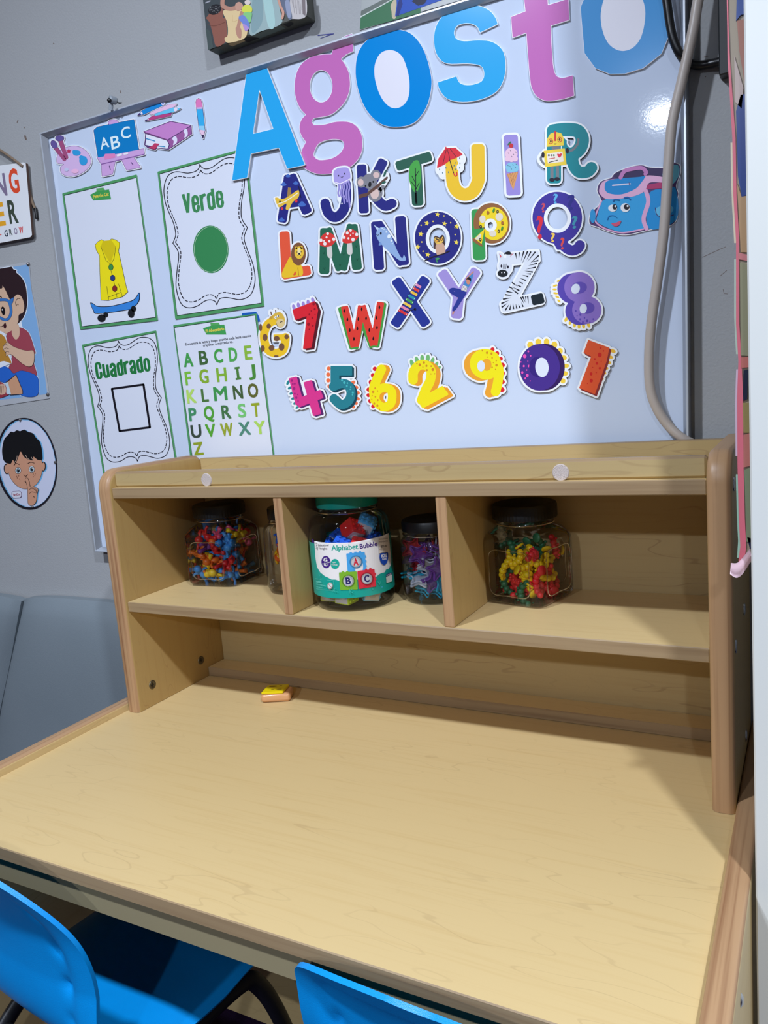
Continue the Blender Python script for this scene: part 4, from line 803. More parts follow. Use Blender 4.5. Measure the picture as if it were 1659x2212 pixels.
S = Sheet('R', YW)
for p, w_ in (([(259.5, 195), (260.5, 201)], 1.6), ([(54, 294), (56, 301)], 4), ([(37, 265), (39, 259)], 2), ([(52, 274), (53, 277)], 1.5), ([(115, 93), (117, 95)], 2), ([(1517, 556), (1545, 543), (1568, 533)], 1.2), ([(1556, 596), (1570, 584)], 1.2), ([(1562, 625), (1564, 634), (1572, 635)], 1.2), ([(1520, 124), (1523, 122), (1530, 121)], 1.6), ([(1523, 165), (1525, 166)], 2.4)): S.add(C(112, 100, 96), ('S', p, w_), same=p[0][0] != 259.5)
S.build('scuff_marks', wall_back)
# ---- stationery cut-outs
def cutout(fr, specs, lb, paint, grow=7, out=(82, 58, 112), og=2.2, name='picture_cutout'):
    o = plate(name, fr, specs, grow, YS, .0022, C(228, 233, 244), C(180, 180, 190), None, lb, 'wall decoration', 'school supply pictures on the whiteboard'); S = Sheet(fr, YS - .0022)
    S.add(C(*out), *specs, grow=og); paint(S); S.build('printed_face', o); return o
pb = [('PC', [(365, 1040), (375, 980), (430, 942), (500, 938), (560, 975), (582, 1030), (560, 1080), (500, 1118), (440, 1128), (395, 1108), (388, 1070), (408, 1050)])]
br = [('S', [(352, 940), (412, 1020)], 24), ('S', [(388, 905), (425, 1008)], 26), ('E', 346, 925, 18, 28, -30), ('E', 382, 885, 27, 18)]
def p_(S):
    S.add(C(205, 178, 226), *pb); S.add(C(206, 216, 236), ('E', 432, 1008, 15, 12)); S.add(C(158, 78, 124), br[0]); S.add(C(158, 78, 124), br[1], same=True); S.add(C(98, 84, 152), br[2]); S.add(C(98, 84, 152), br[3], same=True)
    S.add(C(180, 50, 96), star(440, 967, 18)); S.add(C(50, 150, 215), ('E', 490, 978, 26, 18), ('E', 475, 970, 12, 12)); S.add(C(50, 150, 215), ('E', 533, 1028, 26, 30), ('E', 520, 1008, 14, 14)); S.add(C(190, 196, 232), ('E', 425, 1085, 14, 12), ); S.add(C(228, 180, 220), ('E', 480, 1095, 24, 14))
cutout('F1', pb + br, 'painter\'s palette cut-out with two brushes', p_)
eb = [('P', [(603, 835), (625, 815), (855, 768), (885, 955), (630, 1005)], 3), ('P', [(625, 1010), (918, 955), (922, 985), (650, 1048)], 3), ('P', [(652, 1045), (735, 1030), (718, 1112), (656, 1125)], 3), ('P', [(780, 1020), (850, 1005), (895, 1070), (812, 1085)], 3), ('E', 725, 785, 32, 20)]
def p_(S):
    S.add(C(196, 158, 216), *eb[1:]); S.add(C(12, 120, 192), eb[0]); S.add(C(214, 130, 188), ('P', [(665, 1000), (672, 985), (735, 982), (738, 1008), (670, 1022)])); S.add(C(130, 90, 160), ('S', [(650, 1050), (920, 988)], 6))
    S.text(C(216, 234, 244), 'A', (645, 958), (700, 938), 68, .012); S.text(C(216, 234, 244), 'B', (715, 957), (772, 940), 78, .012, same=True); S.text(C(216, 234, 244), 'C', (778, 892), (838, 876), 70, .012, same=True)
    S.add(C(232, 226, 240), ('B', (748, 996), (780, 988), 14)); S.add(C(232, 226, 240), ('B', (790, 986), (820, 980), 12), same=True); S.add(C(90, 66, 120), ('S', [(700, 1062), (705, 1086)], 5)); S.add(C(90, 66, 120), ('S', [(840, 1040), (850, 1052)], 5), same=True)
cutout('F1', eb, 'blue chalkboard cut-out with chalk letters on purple legs', p_)
pn = [('P', [(70, 478), (165, 380), (560, 185), (612, 178), (645, 215), (632, 258), (190, 465)]), ('P', [(328, 440), (360, 410), (720, 252), (895, 238), (850, 300), (360, 468)]), ('P', [(425, 450), (830, 310), (980, 338), (870, 402), (440, 490)]), ('P', [(225, 592), (400, 485), (720, 440), (790, 436), (765, 492), (300, 588)])]
def p_(S):
    for k, c in enumerate(((24, 130, 212), (222, 186, 222), (176, 66, 128), (98, 190, 234))): j = (0, 1, 3, 2)[k]; S.add(C(82, 58, 122), pn[j], grow=3, step=4); S.add(C(*c), pn[j], same=False)
    S.add(C(214, 210, 240), ('E', 605, 228, 36, 42)); S.add(C(60, 110, 190), ('E', 605, 228, 16, 24)); S.add(C(230, 224, 240), ('P', [(130, 430), (160, 400), (182, 455), (150, 465)])); S.add(C(230, 224, 240), ('P', [(262, 580), (300, 545), (305, 580)]), same=True)
    S.add(C(220, 214, 238), ('PC', [(840, 320), (905, 325), (900, 385), (845, 395)])); S.add(C(70, 56, 120), ('P', [(70, 478), (120, 428), (135, 468)])); S.add(C(70, 56, 120), ('P', [(225, 592), (275, 560), (270, 590)]), same=True)
cutout('GP', pn, 'bundle of blue and pink coloured pens cut-out', p_, grow=12, og=6)
bk = [('P', [(200, 825), (770, 605), (1200, 690), (1215, 870), (720, 1200), (480, 1170), (440, 1205), (290, 1170), (215, 1100), (230, 1000), (235, 870)])]
def p_(S):
    S.add(C(216, 222, 240), ('P', [(240, 870), (690, 1015), (730, 1100), (700, 1185), (480, 1160), (232, 1098), (255, 1000)])); S.add(C(188, 128, 198), ('P', [(215, 825), (770, 615), (1185, 695), (705, 992)])); S.add(C(110, 66, 120), ('P', [(200, 822), (705, 990), (700, 1015), (215, 850)]))
    S.add(C(148, 88, 154), ('P', [(705, 1010), (1200, 705), (1210, 868), (725, 1190), (748, 1100)])); S.add(C(214, 214, 240), ('PC', [(800, 965), (870, 915), (905, 990), (888, 1065), (820, 1108), (832, 1030)])); S.add(C(214, 214, 240), ('PC', [(1038, 805), (1100, 762), (1128, 850), (1112, 920), (1058, 952), (1065, 880)]), same=True)
    S.add(C(60, 140, 200), ('S', [(250, 970), (430, 1020)], 20)); S.add(C(60, 140, 200), ('S', [(500, 1125), (645, 1140)], 18), same=True); S.add(C(184, 60, 100), ('P', [(430, 1065), (530, 1080), (440, 1198), (290, 1165), (370, 1128)]))
cutout('GP', bk, 'thick purple closed book cut-out with a red bookmark', p_, grow=18, og=7)
pc = [('P', [(1300, 200), (1312, 150), (1355, 122), (1400, 145), (1418, 200), (1442, 322), (1495, 800), (1450, 965), (1368, 780), (1310, 330)], 2)]
def p_(S):
    S.add(C(52, 166, 228), ('P', [(1312, 330), (1440, 318), (1490, 790), (1370, 775)])); S.add(C(140, 200, 236), ('P', [(1362, 700), (1482, 700), (1490, 800), (1372, 780)])); S.add(C(214, 120, 184), ('PC', [(1300, 200), (1315, 150), (1355, 126), (1400, 148), (1418, 200), (1436, 315), (1312, 325)])); S.add(C(190, 180, 226), ('P', [(1310, 315), (1438, 305), (1442, 345), (1314, 350)]))
    S.add(C(222, 190, 220), ('P', [(1370, 782), (1492, 800), (1466, 895), (1412, 885)])); S.add(C(50, 44, 80), ('P', [(1412, 885), (1466, 895), (1450, 960)]))
cutout('GP', pc, 'blue pencil cut-out with a pink eraser end', p_, grow=16, og=6)
bp = [('PC', [(150, 640), (215, 575), (235, 515), (205, 440), (235, 370), (320, 340), (360, 295), (480, 248), (580, 232), (650, 252), (780, 252), (840, 215), (898, 230), (900, 300), (865, 400), (885, 470), (868, 540), (880, 640), (830, 730), (640, 770), (440, 812), (300, 785), (200, 745), (140, 720)])]
def p_(S):
    S.add(C(58, 48, 92), ('PC', [(350, 330), (400, 270), (560, 245), (780, 262), (830, 330), (600, 345)])); S.add(C(112, 192, 220), ('PC', [(760, 290), (850, 222), (898, 240), (890, 330), (820, 400), (770, 340)])); S.add(C(30, 140, 212), ('PC', [(640, 470), (800, 430), (872, 430), (875, 690), (640, 765)])); S.add(C(172, 58, 110), ('P', [(610, 395), (795, 362), (800, 420), (620, 430)]))
    S.add(C(52, 160, 226), ('PC', [(205, 640), (250, 525), (420, 500), (610, 455), (640, 520), (600, 680), (630, 765), (430, 795), (310, 770), (200, 710)])); S.add(C(220, 168, 212), ('C', [(615, 445), (635, 540), (595, 680), (620, 768)], 36)); S.add(C(220, 168, 212), ('C', [(235, 530), (190, 640), (180, 700), (240, 755), (330, 788), (430, 802), (600, 770)], 13), same=True)
    S.add(C(222, 176, 216), ('PC', [(215, 430), (245, 368), (330, 345), (560, 330), (650, 312), (785, 335), (770, 372), (645, 375), (600, 450), (480, 498), (290, 515), (225, 475)])); S.add(C(30, 138, 212), ('PC', [(262, 410), (305, 352), (560, 325), (610, 318), (570, 380), (520, 430), (400, 475), (290, 462)])); S.add(C(192, 128, 192), ('C', [(398, 330), (430, 278), (490, 258), (575, 248), (615, 280), (610, 300)], 34))
    S.add(C(216, 214, 240), ('S', [(330, 398), (480, 384)], 12)); S.add(C(80, 60, 120), ('S', [(470, 375), (475, 395)], 6)); S.add(C(46, 150, 218), ('E', 160, 660, 24, 60)); S.add(C(96, 182, 226), ('PC', [(695, 600), (800, 560), (850, 600), (800, 660), (720, 665)])); S.add(C(60, 52, 110), ('C', [(695, 590), (710, 650), (770, 670), (850, 650)], 7))
    S.add(C(234, 238, 246), ('E', 330, 592, 38, 30)); S.add(C(234, 238, 246), ('E', 438, 588, 40, 38), same=True); S.add(C(30, 26, 40), ('E', 348, 582, 20, 24)); S.add(C(30, 26, 40), ('E', 450, 582, 25, 25), same=True); S.add(C(240, 240, 248), ('E', 354, 576, 8, 9)); S.add(C(240, 240, 248), ('E', 458, 574, 9, 9), same=True)
    S.add(C(18, 96, 176), ('C', [(335, 530), (350, 518), (385, 522)], 12)); S.add(C(18, 96, 176), ('C', [(430, 505), (460, 500), (480, 518)], 13), same=True); S.add(C(206, 84, 120), ('PC', [(318, 722), (360, 716), (402, 700), (385, 738), (348, 748)])); S.add(C(30, 116, 190), ('C', [(285, 690), (300, 660), (340, 655), (365, 672)], 6))
cutout('F8', bp, 'blue smiling school backpack cut-out with pink trim', p_, grow=13, og=6)

# ---- the four green-bordered pages
GRN, GRND = C(76, 148, 96), C(44, 110, 66)
def page(fr, outer, inner, lb, y=YS - .0012):
    o = plate('picture_page', fr, [('P', outer)], 1.5, y, .0008, C(76, 148, 96), C(150, 190, 160), None, lb, 'picture page', 'green-bordered pages on the whiteboard', step=8)
    S = Sheet(fr, y - .0008); S.add(C(24, 30, 34), ('P', inner)); cx = sum(p[0] for p in inner) / 4; cy = sum(p[1] for p in inner) / 4
    def sh(p, d): L = math.hypot(cx - p[0], cy - p[1]); return (p[0] + (cx - p[0]) / L * d, p[1] + (cy - p[1]) / L * d)
    S.add(C(206, 214, 234), ('P', [sh(p, 10) for p in inner])); return o, S
def banner(S, pts, fold, txt, p0, p1, h):
    S.add(C(84, 160, 92), ('P', fold)); S.add(C(62, 150, 82), ('P', pts)); S.text(C(236, 204, 80), txt, p0, p1, h, .02)
o, S = page('G1', [(90, 355), (1075, 105), (1355, 2040), (325, 2160)], [(112, 378), (1072, 142), (1333, 2005), (348, 2128)], 'green-bordered page with a yellow raincoat shape over a blue skateboard')
banner(S, [(458, 375), (540, 330), (710, 302), (738, 432), (500, 450)], [(540, 290), (635, 278), (655, 310), (545, 335)], 'Pete the Cat', (502, 420), (708, 382), 42)
S.add(C(30, 30, 38), ('PC', [(460, 1810), (500, 1815), (560, 1850), (720, 1850), (920, 1805), (1040, 1760), (1105, 1672), (1122, 1700), (1110, 1790), (1040, 1870), (960, 1905), (560, 1955), (500, 1910)])); S.add(C(54, 128, 212), ('PC', [(468, 1818), (500, 1825), (560, 1860), (720, 1860), (920, 1815), (1045, 1770), (1105, 1685), (1112, 1700), (1100, 1785), (1035, 1862), (955, 1897), (565, 1945), (505, 1903)]))
coat = [(605, 1770), (590, 1400), (585, 1180), (540, 1100), (530, 1040), (560, 1000), (610, 972), (680, 1010), (745, 960), (800, 975), (845, 1010), (845, 1060), (832, 1120), (880, 1330), (935, 1590), (958, 1660), (890, 1725), (700, 1775)]
S.add(C(34, 32, 30), ('P', coat, 5)); S.add(C(232, 216, 30), ('P', coat)); S.add(C(206, 188, 26), ('P', [(630, 985), (740, 975), (800, 1060), (728, 1290), (665, 1180), (600, 1060)]))
for p in ([(735, 1375), (750, 1440)], [(770, 1515), (785, 1570)], [(800, 1660), (815, 1735)], [(680, 1590), (705, 1765)], [(835, 1555), (888, 1725)], [(695, 1735), (870, 1668)], [(600, 1060), (670, 1245), (735, 1300)], [(800, 1060), (775, 1225), (728, 1300)]): S.add(C(40, 38, 36), ('S', p, 5), same=p[0][1] != 1375)
for x, y, c in ((735, 1335, (60, 140, 70)), (758, 1478, (40, 60, 130)), (785, 1618, (130, 44, 44))): S.add(C(30, 30, 36), ('E', x, y, 33, 42)); S.add(C(*c), ('E', x, y, 28, 37))
for x, y, a, b in ((665, 1965, 32, 34), (610, 2010, 54, 50), (1035, 1885, 34, 40), (1003, 1945, 44, 58)): S.add(C(26, 28, 34), ('E', x, y, a, b), same=(x != 665))
S.build('printed_page', o)
BR = [[(253, 1195), (285, 1110), (285, 1050), (260, 940), (200, 800), (160, 690), (140, 560), (150, 450), (190, 350), (260, 305), (330, 298), (440, 315), (540, 290), (580, 250), (592, 203)], [(592, 203), (615, 240), (665, 262), (740, 245), (830, 180), (900, 135), (970, 120), (1050, 132), (1115, 190), (1150, 310), (1150, 480), (1120, 650), (1110, 800), (1125, 900), (1190, 1000)],
      [(1190, 1000), (1155, 1090), (1152, 1160), (1190, 1280), (1250, 1430), (1280, 1560), (1285, 1680), (1255, 1800), (1200, 1870), (1100, 1905), (1000, 1890), (920, 1878), (850, 1890), (825, 1920), (806, 1970)], [(806, 1970), (780, 1925), (720, 1908), (650, 1925), (560, 1985), (460, 2008), (380, 1980), (330, 1900), (295, 1760), (295, 1650), (310, 1500), (325, 1380), (315, 1290), (253, 1195)]]
def bracket(S, f, sc=1.0):
    for k, seg in enumerate(BR): S.add(C(28, 26, 40), ('S', [f(*p) for p in catmull(seg, 4)], 11 * sc), same=k > 0)
    P = []
    for seg in BR: P += [(715 + (x - 715) * .93, 1060 + (y - 1060) * .922) for x, y in catmull(seg, 6)]
    acc = 0; on = True; cur = [P[0]]
    for i in range(1, len(P)):
        a, b = P[i - 1], P[i]; L = math.hypot(b[0] - a[0], b[1] - a[1]); pos = 0
        while L - pos > 1e-6:
            need = (34 if on else 24) - acc; st = min(need, L - pos); pos += st; acc += st; p = (a[0] + (b[0] - a[0]) * pos / L, a[1] + (b[1] - a[1]) * pos / L); cur.append(p)
            if acc >= (34 if on else 24) - 1e-6:
                if on and len(cur) > 1: S.add(C(28, 26, 40), ('S', [f(*q) for q in cur], 12 * sc), same=True)
                cur = [p]; on = not on; acc = 0
o, S = page('G2', [(60, 298), (1165, -2), (1396, 1985), (285, 2152)], [(82, 322), (1148, 30), (1370, 1952), (306, 2110)], 'green-bordered page with the word in green over a solid green circle')
bracket(S, lambda x, y: (x, y)); heavy(S, C(60, 132, 84), 'Verde', (388, 832), (908, 734), 252, 38)
S.add(C(52, 128, 80), ('E', 730, 1272, 222, 300, -3)); S.add(C(190, 214, 196), ('CC', [(730 + 208 * math.cos(t) , 1272 + 285 * math.sin(t)) for t in [i * math.pi / 10 for i in range(20)]], 4)); S.build('printed_page', o)
src = np.array([(592, 203, 1), (1190, 1000, 1), (806, 1970, 1), (253, 1195, 1)], float); dst = np.array([(670, 255), (1295, 1097), (957, 2052), (340, 1225)], float); AF = np.linalg.lstsq(src, dst, rcond=None)[0]
o, S = page('G3', [(118, 310), (1222, 97), (1556, 2190), (462, 2390)], [(145, 335), (1215, 128), (1530, 2160), (480, 2360)], 'green-bordered page with a long green word over a black square outline')
bracket(S, lambda x, y: tuple(np.array([x, y, 1.0]) @ AF), 1.1); heavy(S, C(34, 116, 62), 'Cuadrado', (330, 818), (1152, 692), 232, 40)
S.add(C(24, 22, 32), ('S', [(565, 968), (1036, 903)], 32)); 
for a, b in (((1036, 903), (1132, 1542)), ((1132, 1542), (680, 1598)), ((680, 1598), (565, 968))): S.add(C(24, 22, 32), ('S', [a, b], 32), same=True)
S.build('printed_page', o)
o, S = page('G4', [(92, 272), (1238, 112), (1500, 2230), (345, 2240)], [(104, 300), (1220, 128), (1485, 2200), (368, 2200)], 'green-bordered alphabet page with rows of letters in many greens')
banner(S, [(500, 315), (615, 275), (795, 262), (822, 400), (550, 400)], [(600, 240), (718, 235), (738, 270), (612, 285)], 'El Abecedario', (540, 372), (795, 338), 40)
S.text(C(36, 38, 48), 'Encuentra la letra y luego escribe cada letra usando', (258, 552), (1168, 430), 34, .012); S.text(C(36, 38, 48), 'crayones o marcadores.', (503, 566), (916, 512), 34, .012, same=True)
for k, (c, x0, y0, x1, h, col) in enumerate((('A', 247, 845, 366, 180, (66, 152, 78)), ('B', 462, 815, 570, 182, (62, 98, 58)), ('C', 668, 788, 776, 178, (66, 154, 72)), ('D', 872, 770, 976, 182, (78, 164, 84)), ('E', 1088, 745, 1178, 186, (132, 178, 64)), ('F', 270, 1096, 342, 178, (118, 184, 64)), ('G', 466, 1070, 580, 180, (128, 168, 54)), ('H', 704, 1050, 830, 182, (124, 172, 58)), ('J', 1142, 972, 1224, 150, (72, 134, 58)),
        ('K', 294, 1345, 410, 178, (172, 212, 104)), ('L', 494, 1326, 578, 170, (72, 114, 62)), ('M', 664, 1312, 836, 182, (62, 144, 78)), ('N', 930, 1288, 1052, 178, (66, 92, 58)), ('O', 1134, 1268, 1264, 182, (92, 98, 48)), ('P', 322, 1592, 416, 172, (66, 138, 98)), ('Q', 528, 1572, 656, 176, (78, 154, 58)), ('R', 772, 1560, 888, 178, (66, 112, 72)), ('S', 998, 1540, 1096, 176, (112, 188, 114)), ('T', 1190, 1530, 1290, 178, (142, 158, 42)),
        ('U', 350, 1822, 482, 168, (56, 72, 62)), ('V', 552, 1812, 678, 168, (82, 158, 52)), ('W', 758, 1800, 918, 168, (142, 158, 52)), ('X', 1006, 1788, 1160, 172, (76, 132, 118)), ('Y', 1226, 1774, 1364, 172, (162, 204, 94)), ('Z', 386, 2062, 506, 168, (140, 156, 44)))):
    S.text(C(*col), c, (x0, y0), (x1, y0 - (x1 - x0) * .09), h, .0, fat=5.5, same=k > 0)
S.add(C(72, 122, 58), ('B', (935, 865), (1005, 855), 26, 4), ('B', (970, 860), (990, 1012), 34, 4), ('B', (952, 1014), (1026, 1004), 26, 4)); S.build('printed_page', o)
tag(plate('tape_strip', 'G4', [('P', [(1035, 150), (1040, 105), (1230, 85), (1270, 150), (1285, 215), (1262, 225), (1235, 112)])], 1, YS - .0001, .0009, C(24, 86, 176), C(24, 86, 176), None), 'strip of blue tape at the top corner of the alphabet page', 'tape')
# ------------------------------------------------------------ on the grey wall
def pin(parent, fr, x, y, yb, r=.0042):
    u, v = real(fr, x, y); p = on_y(u, v, yb - .002)
    bm = bmesh.new(); lathe(bm, [(.0001, .0042), (r * .55, .0036), (r * .9, .0018), (r, 0.0)], 14)
    o = from_bm('thumb_tack', bm, mat((120, 114, 112), .35, .5, .6), None, True); o.rotation_euler = (math.radians(90), 0, 0); o.location = (p[0], yb, p[2])
    o.parent = parent; o.matrix_parent_inverse = Matrix.Translation(-Vector(parent.location))
# round poster
o = plate('round_poster', 'G6', [('E', 315, 783, 362, 550, -7)], 0, YW, .0016, C(26, 22, 34), C(60, 56, 66), None, 'oval poster of a dark-haired child with a finger over the lips', 'poster')
S = Sheet('G6', YW - .0016); S.add(C(112, 170, 214), ('E', 322, 780, 342, 530, -7)); S.add(C(196, 204, 232), ('E', 328, 782, 332, 522, -7))
face = ('PC', [(82, 770), (95, 860), (128, 955), (190, 1035), (270, 1080), (340, 1080), (420, 1040), (478, 960), (502, 860), (498, 750), (420, 700), (250, 640), (120, 700)])
hair = ('PC', [(90, 780), (60, 760), (38, 715), (28, 620), (45, 520), (62, 480), (105, 435), (130, 405), (165, 412), (200, 388), (240, 398), (290, 380), (330, 405), (392, 425), (430, 480), (470, 520), (495, 600), (505, 690), (500, 735), (450, 738), (400, 700), (395, 742), (340, 735), (285, 700), (248, 640), (225, 690), (185, 778), (155, 740), (130, 783)])
hand = ('PC', [(303, 975), (312, 955), (335, 965), (352, 1030), (365, 1065), (415, 1065), (452, 1090), (440, 1150), (432, 1225), (412, 1265), (370, 1282), (338, 1260), (332, 1180), (330, 1080), (318, 1020)])
S.add(C(108, 172, 222), ('E', 534, 822, 30, 56), ('P', [(p[0] + 20, p[1] + 2) for p in catmull(hair[1], 4, True)]), ('P', [(p[0] + 20, p[1] + 4) for p in catmull(face[1], 4, True)]), ('P', [(p[0] + 20, p[1] + 2) for p in catmull(hand[1], 4, True)]))
S.add(C(22, 20, 26), ('E', 76, 850, 27, 58, -8), ('E', 520, 818, 24, 54, 4), face, hair, grow=4); SK = C(196, 146, 122); S.add(SK, ('E', 78, 850, 22, 52, -8), ('E', 518, 818, 19, 48, 4), face); S.add(C(22, 22, 26), hair)
for p in ([(205, 690), (195, 740), (165, 775)], [(305, 680), (325, 715), (355, 738)], [(375, 705), (385, 725), (400, 738)]): S.add(C(206, 176, 160), ('C', p, 5), same=p[0][0] != 205)
for x, y in ((216, 865), (378, 850)): S.add(C(30, 30, 36), ('E', x, y, 36, 42)); S.add(C(206, 216, 226), ('E', x, y, 32, 37)); S.add(C(112, 134, 150), ('E', x, y, 23, 29)); S.add(C(18, 20, 26), ('E', x + 3, y, 14, 20)); S.add(C(230, 236, 240), ('E', x + 6, y - 10, 4, 6))
for p, w_ in (([(165, 805), (190, 778), (230, 795)], 5), ([(332, 780), (365, 765), (408, 775)], 5), ([(282, 915), (305, 934), (328, 912)], 5), ([(298, 995), (310, 1005), (350, 1000)], 7)): S.add(C(30, 20, 24), ('C', p, w_), same=p[0][0] != 165)
for x, y in ((197, 932), (222, 928), (205, 952), (230, 965), (396, 905), (420, 902), (398, 938), (414, 922)): S.add(C(120, 70, 60), ('E', x, y, 4, 5), same=True)
S.add(C(22, 20, 26), hand, grow=4); S.add(SK, hand)
for p in ([(345, 1100), (370, 1080), (405, 1085), (425, 1110)], [(350, 1140), (380, 1120), (420, 1130)], [(425, 1085), (435, 1110), (430, 1135)], [(395, 1190), (405, 1170), (415, 1195)]): S.add(C(30, 20, 24), ('C', p, 5), same=p[0][0] != 345)
S.add(C(120, 96, 130), ('B', (138, 1155), (258, 1148), 84, 30)); S.add(C(206, 212, 232), ('B', (143, 1155), (253, 1148), 74, 27)); S.text(C(150, 40, 70), 'VaryDon', (155, 1168), (243, 1160), 26, .03)
S.build('printed_picture', o)
for x, y in ((236, 262), (655, 768), (382, 1296)): pin(o, 'G6', x, y, YW - .0018, .0036)
# reading boy poster
o = plate('reading_poster', 'GB', [('P', [(-420, 175), (435, 40), (462, 420), (560, 900), (650, 1480), (742, 2075), (-420, 2250)])], 2, YW, .0016, C(172, 178, 190), C(150, 156, 168), None, 'laminated poster of a child with blue glasses holding a book', 'poster', step=8)
S = Sheet('GB', YW - .0016); S.add(C(124, 168, 218), ('P', [(-380, 205), (418, 78), (432, 150), (468, 450), (535, 850), (600, 1200), (650, 1600), (706, 2012), (-380, 2150)]))
bh = ('PC', [(-150, 150), (0, 140), (130, 118), (175, 112), (200, 150), (245, 165), (240, 195), (320, 270), (375, 370), (400, 520), (402, 700), (360, 850), (300, 930), (262, 955), (255, 830), (150, 600), (60, 430), (20, 440), (-150, 480)])
bs = ('PC', [(108, 1100), (180, 1062), (288, 1020), (400, 1072), (458, 1170), (500, 1300), (528, 1400), (500, 1420), (505, 1560), (545, 1700), (515, 1742), (420, 1702), (330, 1660), (205, 1705), (130, 1640), (180, 1460), (100, 1250)])
bpn = ('PC', [(-150, 1600), (60, 1600), (140, 1640), (205, 1705), (330, 1665), (540, 1740), (575, 1880), (545, 2035), (330, 2035), (100, 1860), (-150, 1760)])
S.add(C(214, 224, 240), bh, bs, bpn, ('P', [(-200, 1000), (300, 900), (500, 1900), (-200, 1900)]), grow=12); S.add(C(46, 32, 38), bh)
S.add(C(50, 36, 40), ('PC', [(-150, 470), (20, 440), (38, 396), (85, 470), (150, 600), (205, 570), (258, 526), (320, 560), (360, 680), (345, 790), (280, 832), (268, 940), (180, 1065), (90, 1088), (-150, 1050)]), grow=4)
S.add(C(206, 174, 152), ('PC', [(-150, 470), (20, 440), (38, 396), (85, 470), (150, 600), (205, 570), (258, 526), (320, 560), (360, 680), (345, 790), (280, 832), (268, 940), (180, 1065), (90, 1088), (-150, 1050)])); S.add(C(90, 30, 44), bs, grow=4); S.add(C(152, 68, 84), bs)
S.add(C(206, 174, 152), ('PC', [(178, 1062), (262, 965), (292, 1050), (285, 1150), (238, 1198), (192, 1150)])); S.add(C(60, 40, 40), ('C', [(240, 700), (232, 640), (260, 590), (300, 592)], 6)); S.add(C(60, 40, 40), ('C', [(245, 690), (262, 665), (275, 682)], 6), same=True)
S.add(C(206, 174, 152), ('PC', [(60, 1105), (78, 1090), (180, 1060), (70, 1120)]))
gl = [('C', [(-60, 612), (80, 605), (140, 650), (165, 780), (130, 880), (65, 902), (-20, 860)], 34), ('P', [(120, 620), (205, 570), (190, 640), (158, 690)])]
S.add(C(30, 60, 120), *gl, grow=4); S.add(C(58, 116, 190), *gl); S.add(C(26, 22, 28), ('E', 46, 768, 28, 64, -8)); S.add(C(230, 234, 240), ('E', 36, 754, 9, 12)); S.add(C(26, 22, 28), ('C', [(-30, 560), (0, 552), (18, 568)], 16)); S.add(C(26, 22, 28), ('C', [(-60, 985), (20, 1005), (78, 945)], 6), same=True); S.add(C(60, 24, 34), ('PC', [(50, 1000), (78, 950), (92, 1000), (72, 1035)]))
S.add(C(26, 50, 120), bpn, grow=4); S.add(C(40, 98, 196), bpn); S.add(C(216, 224, 240), ('P', [(-60, 1080), (10, 1070), (80, 1110), (112, 1250), (150, 1400), (182, 1550), (0, 1620), (-60, 1600)])); S.add(C(176, 128, 54), ('PC', [(-100, 1100), (5, 1112), (70, 1165), (104, 1260), (110, 1400), (172, 1550), (60, 1520), (-100, 1515)]))
arm = ('PC', [(112, 1242), (190, 1298), (290, 1340), (400, 1368), (500, 1372), (502, 1540), (440, 1602), (330, 1555), (210, 1450), (150, 1415), (95, 1445), (88, 1395), (48, 1340), (60, 1285)])
S.add(C(50, 34, 36), arm, grow=4); S.add(C(206, 174, 152), arm)
for p in ([(50, 1290), (85, 1275), (120, 1285)], [(50, 1345), (90, 1325), (130, 1335)], [(75, 1395), (105, 1375), (135, 1385)]): S.add(C(60, 40, 40), ('C', p, 6), same=p[0][1] != 1290)
S.add(C(50, 34, 36), ('P', [(70, 1850), (238, 1722), (338, 1960), (338, 2012), (150, 2025)]), grow=4); S.add(C(196, 150, 122), ('P', [(110, 1836), (236, 1728), (334, 1960), (334, 2008), (165, 2020)])); S.add(C(186, 208, 226), ('P', [(72, 1848), (118, 1832), (165, 2018), (95, 2018), (90, 1900)])); S.add(C(148, 56, 70), ('PC', [(-120, 1840), (0, 1830), (90, 1900), (95, 2000), (130, 2020), (0, 2070), (-120, 2060)])); S.add(C(206, 170, 150), ('PC', [(-10, 1880), (60, 1870), (92, 1940), (70, 2010), (-10, 2010)]))
for x in (5, 28, 50): S.add(C(60, 40, 40), ('S', [(x, 1890), (x - 6, 2000)], 5), same=x > 5)
S.build('printed_picture', o)
pin(o, 'GB', 412, 72, YW - .0018); pin(o, 'GB', 706, 2020, YW - .0018)
# wooden word sign
yb = YW - .006
o = plate('word_sign', 'G5', [('P', [(-330, 268), (192, 198), (208, 204), (259, 790), (246, 806), (-330, 915)]), ('-E', 186, 224, 6, 9)], 4, yb, .006, C(222, 228, 240), C(86, 66, 60), None, 'white hanging wooden sign with colourful capital letters', 'sign', step=3.2)
S = Sheet('G5', yb - .006)
for k, (c, p0, p1, h, col) in enumerate((('N', (-28, 474), (62, 458), 172, (126, 116, 148)), ('G', (88, 446), (166, 432), 186, (216, 78, 50)), ('E', (-40, 718), (50, 704), 180, (224, 164, 46)), ('R', (82, 694), (155, 682), 180, (62, 74, 64)), ('G', (40, 806), (68, 800), 50, (44, 54, 70)), ('R', (80, 796), (104, 791), 50, (86, 96, 96)), ('O', (120, 787), (146, 782), 50, (136, 126, 156)), ('W', (160, 778), (196, 771), 50, (204, 66, 70)))): S.text(C(*col), c, p0, p1, h, .03, same=k > 0)
S.add(C(204, 66, 70), ('E', 6, 788, 6, 7)); S.build('printed_letters', o)
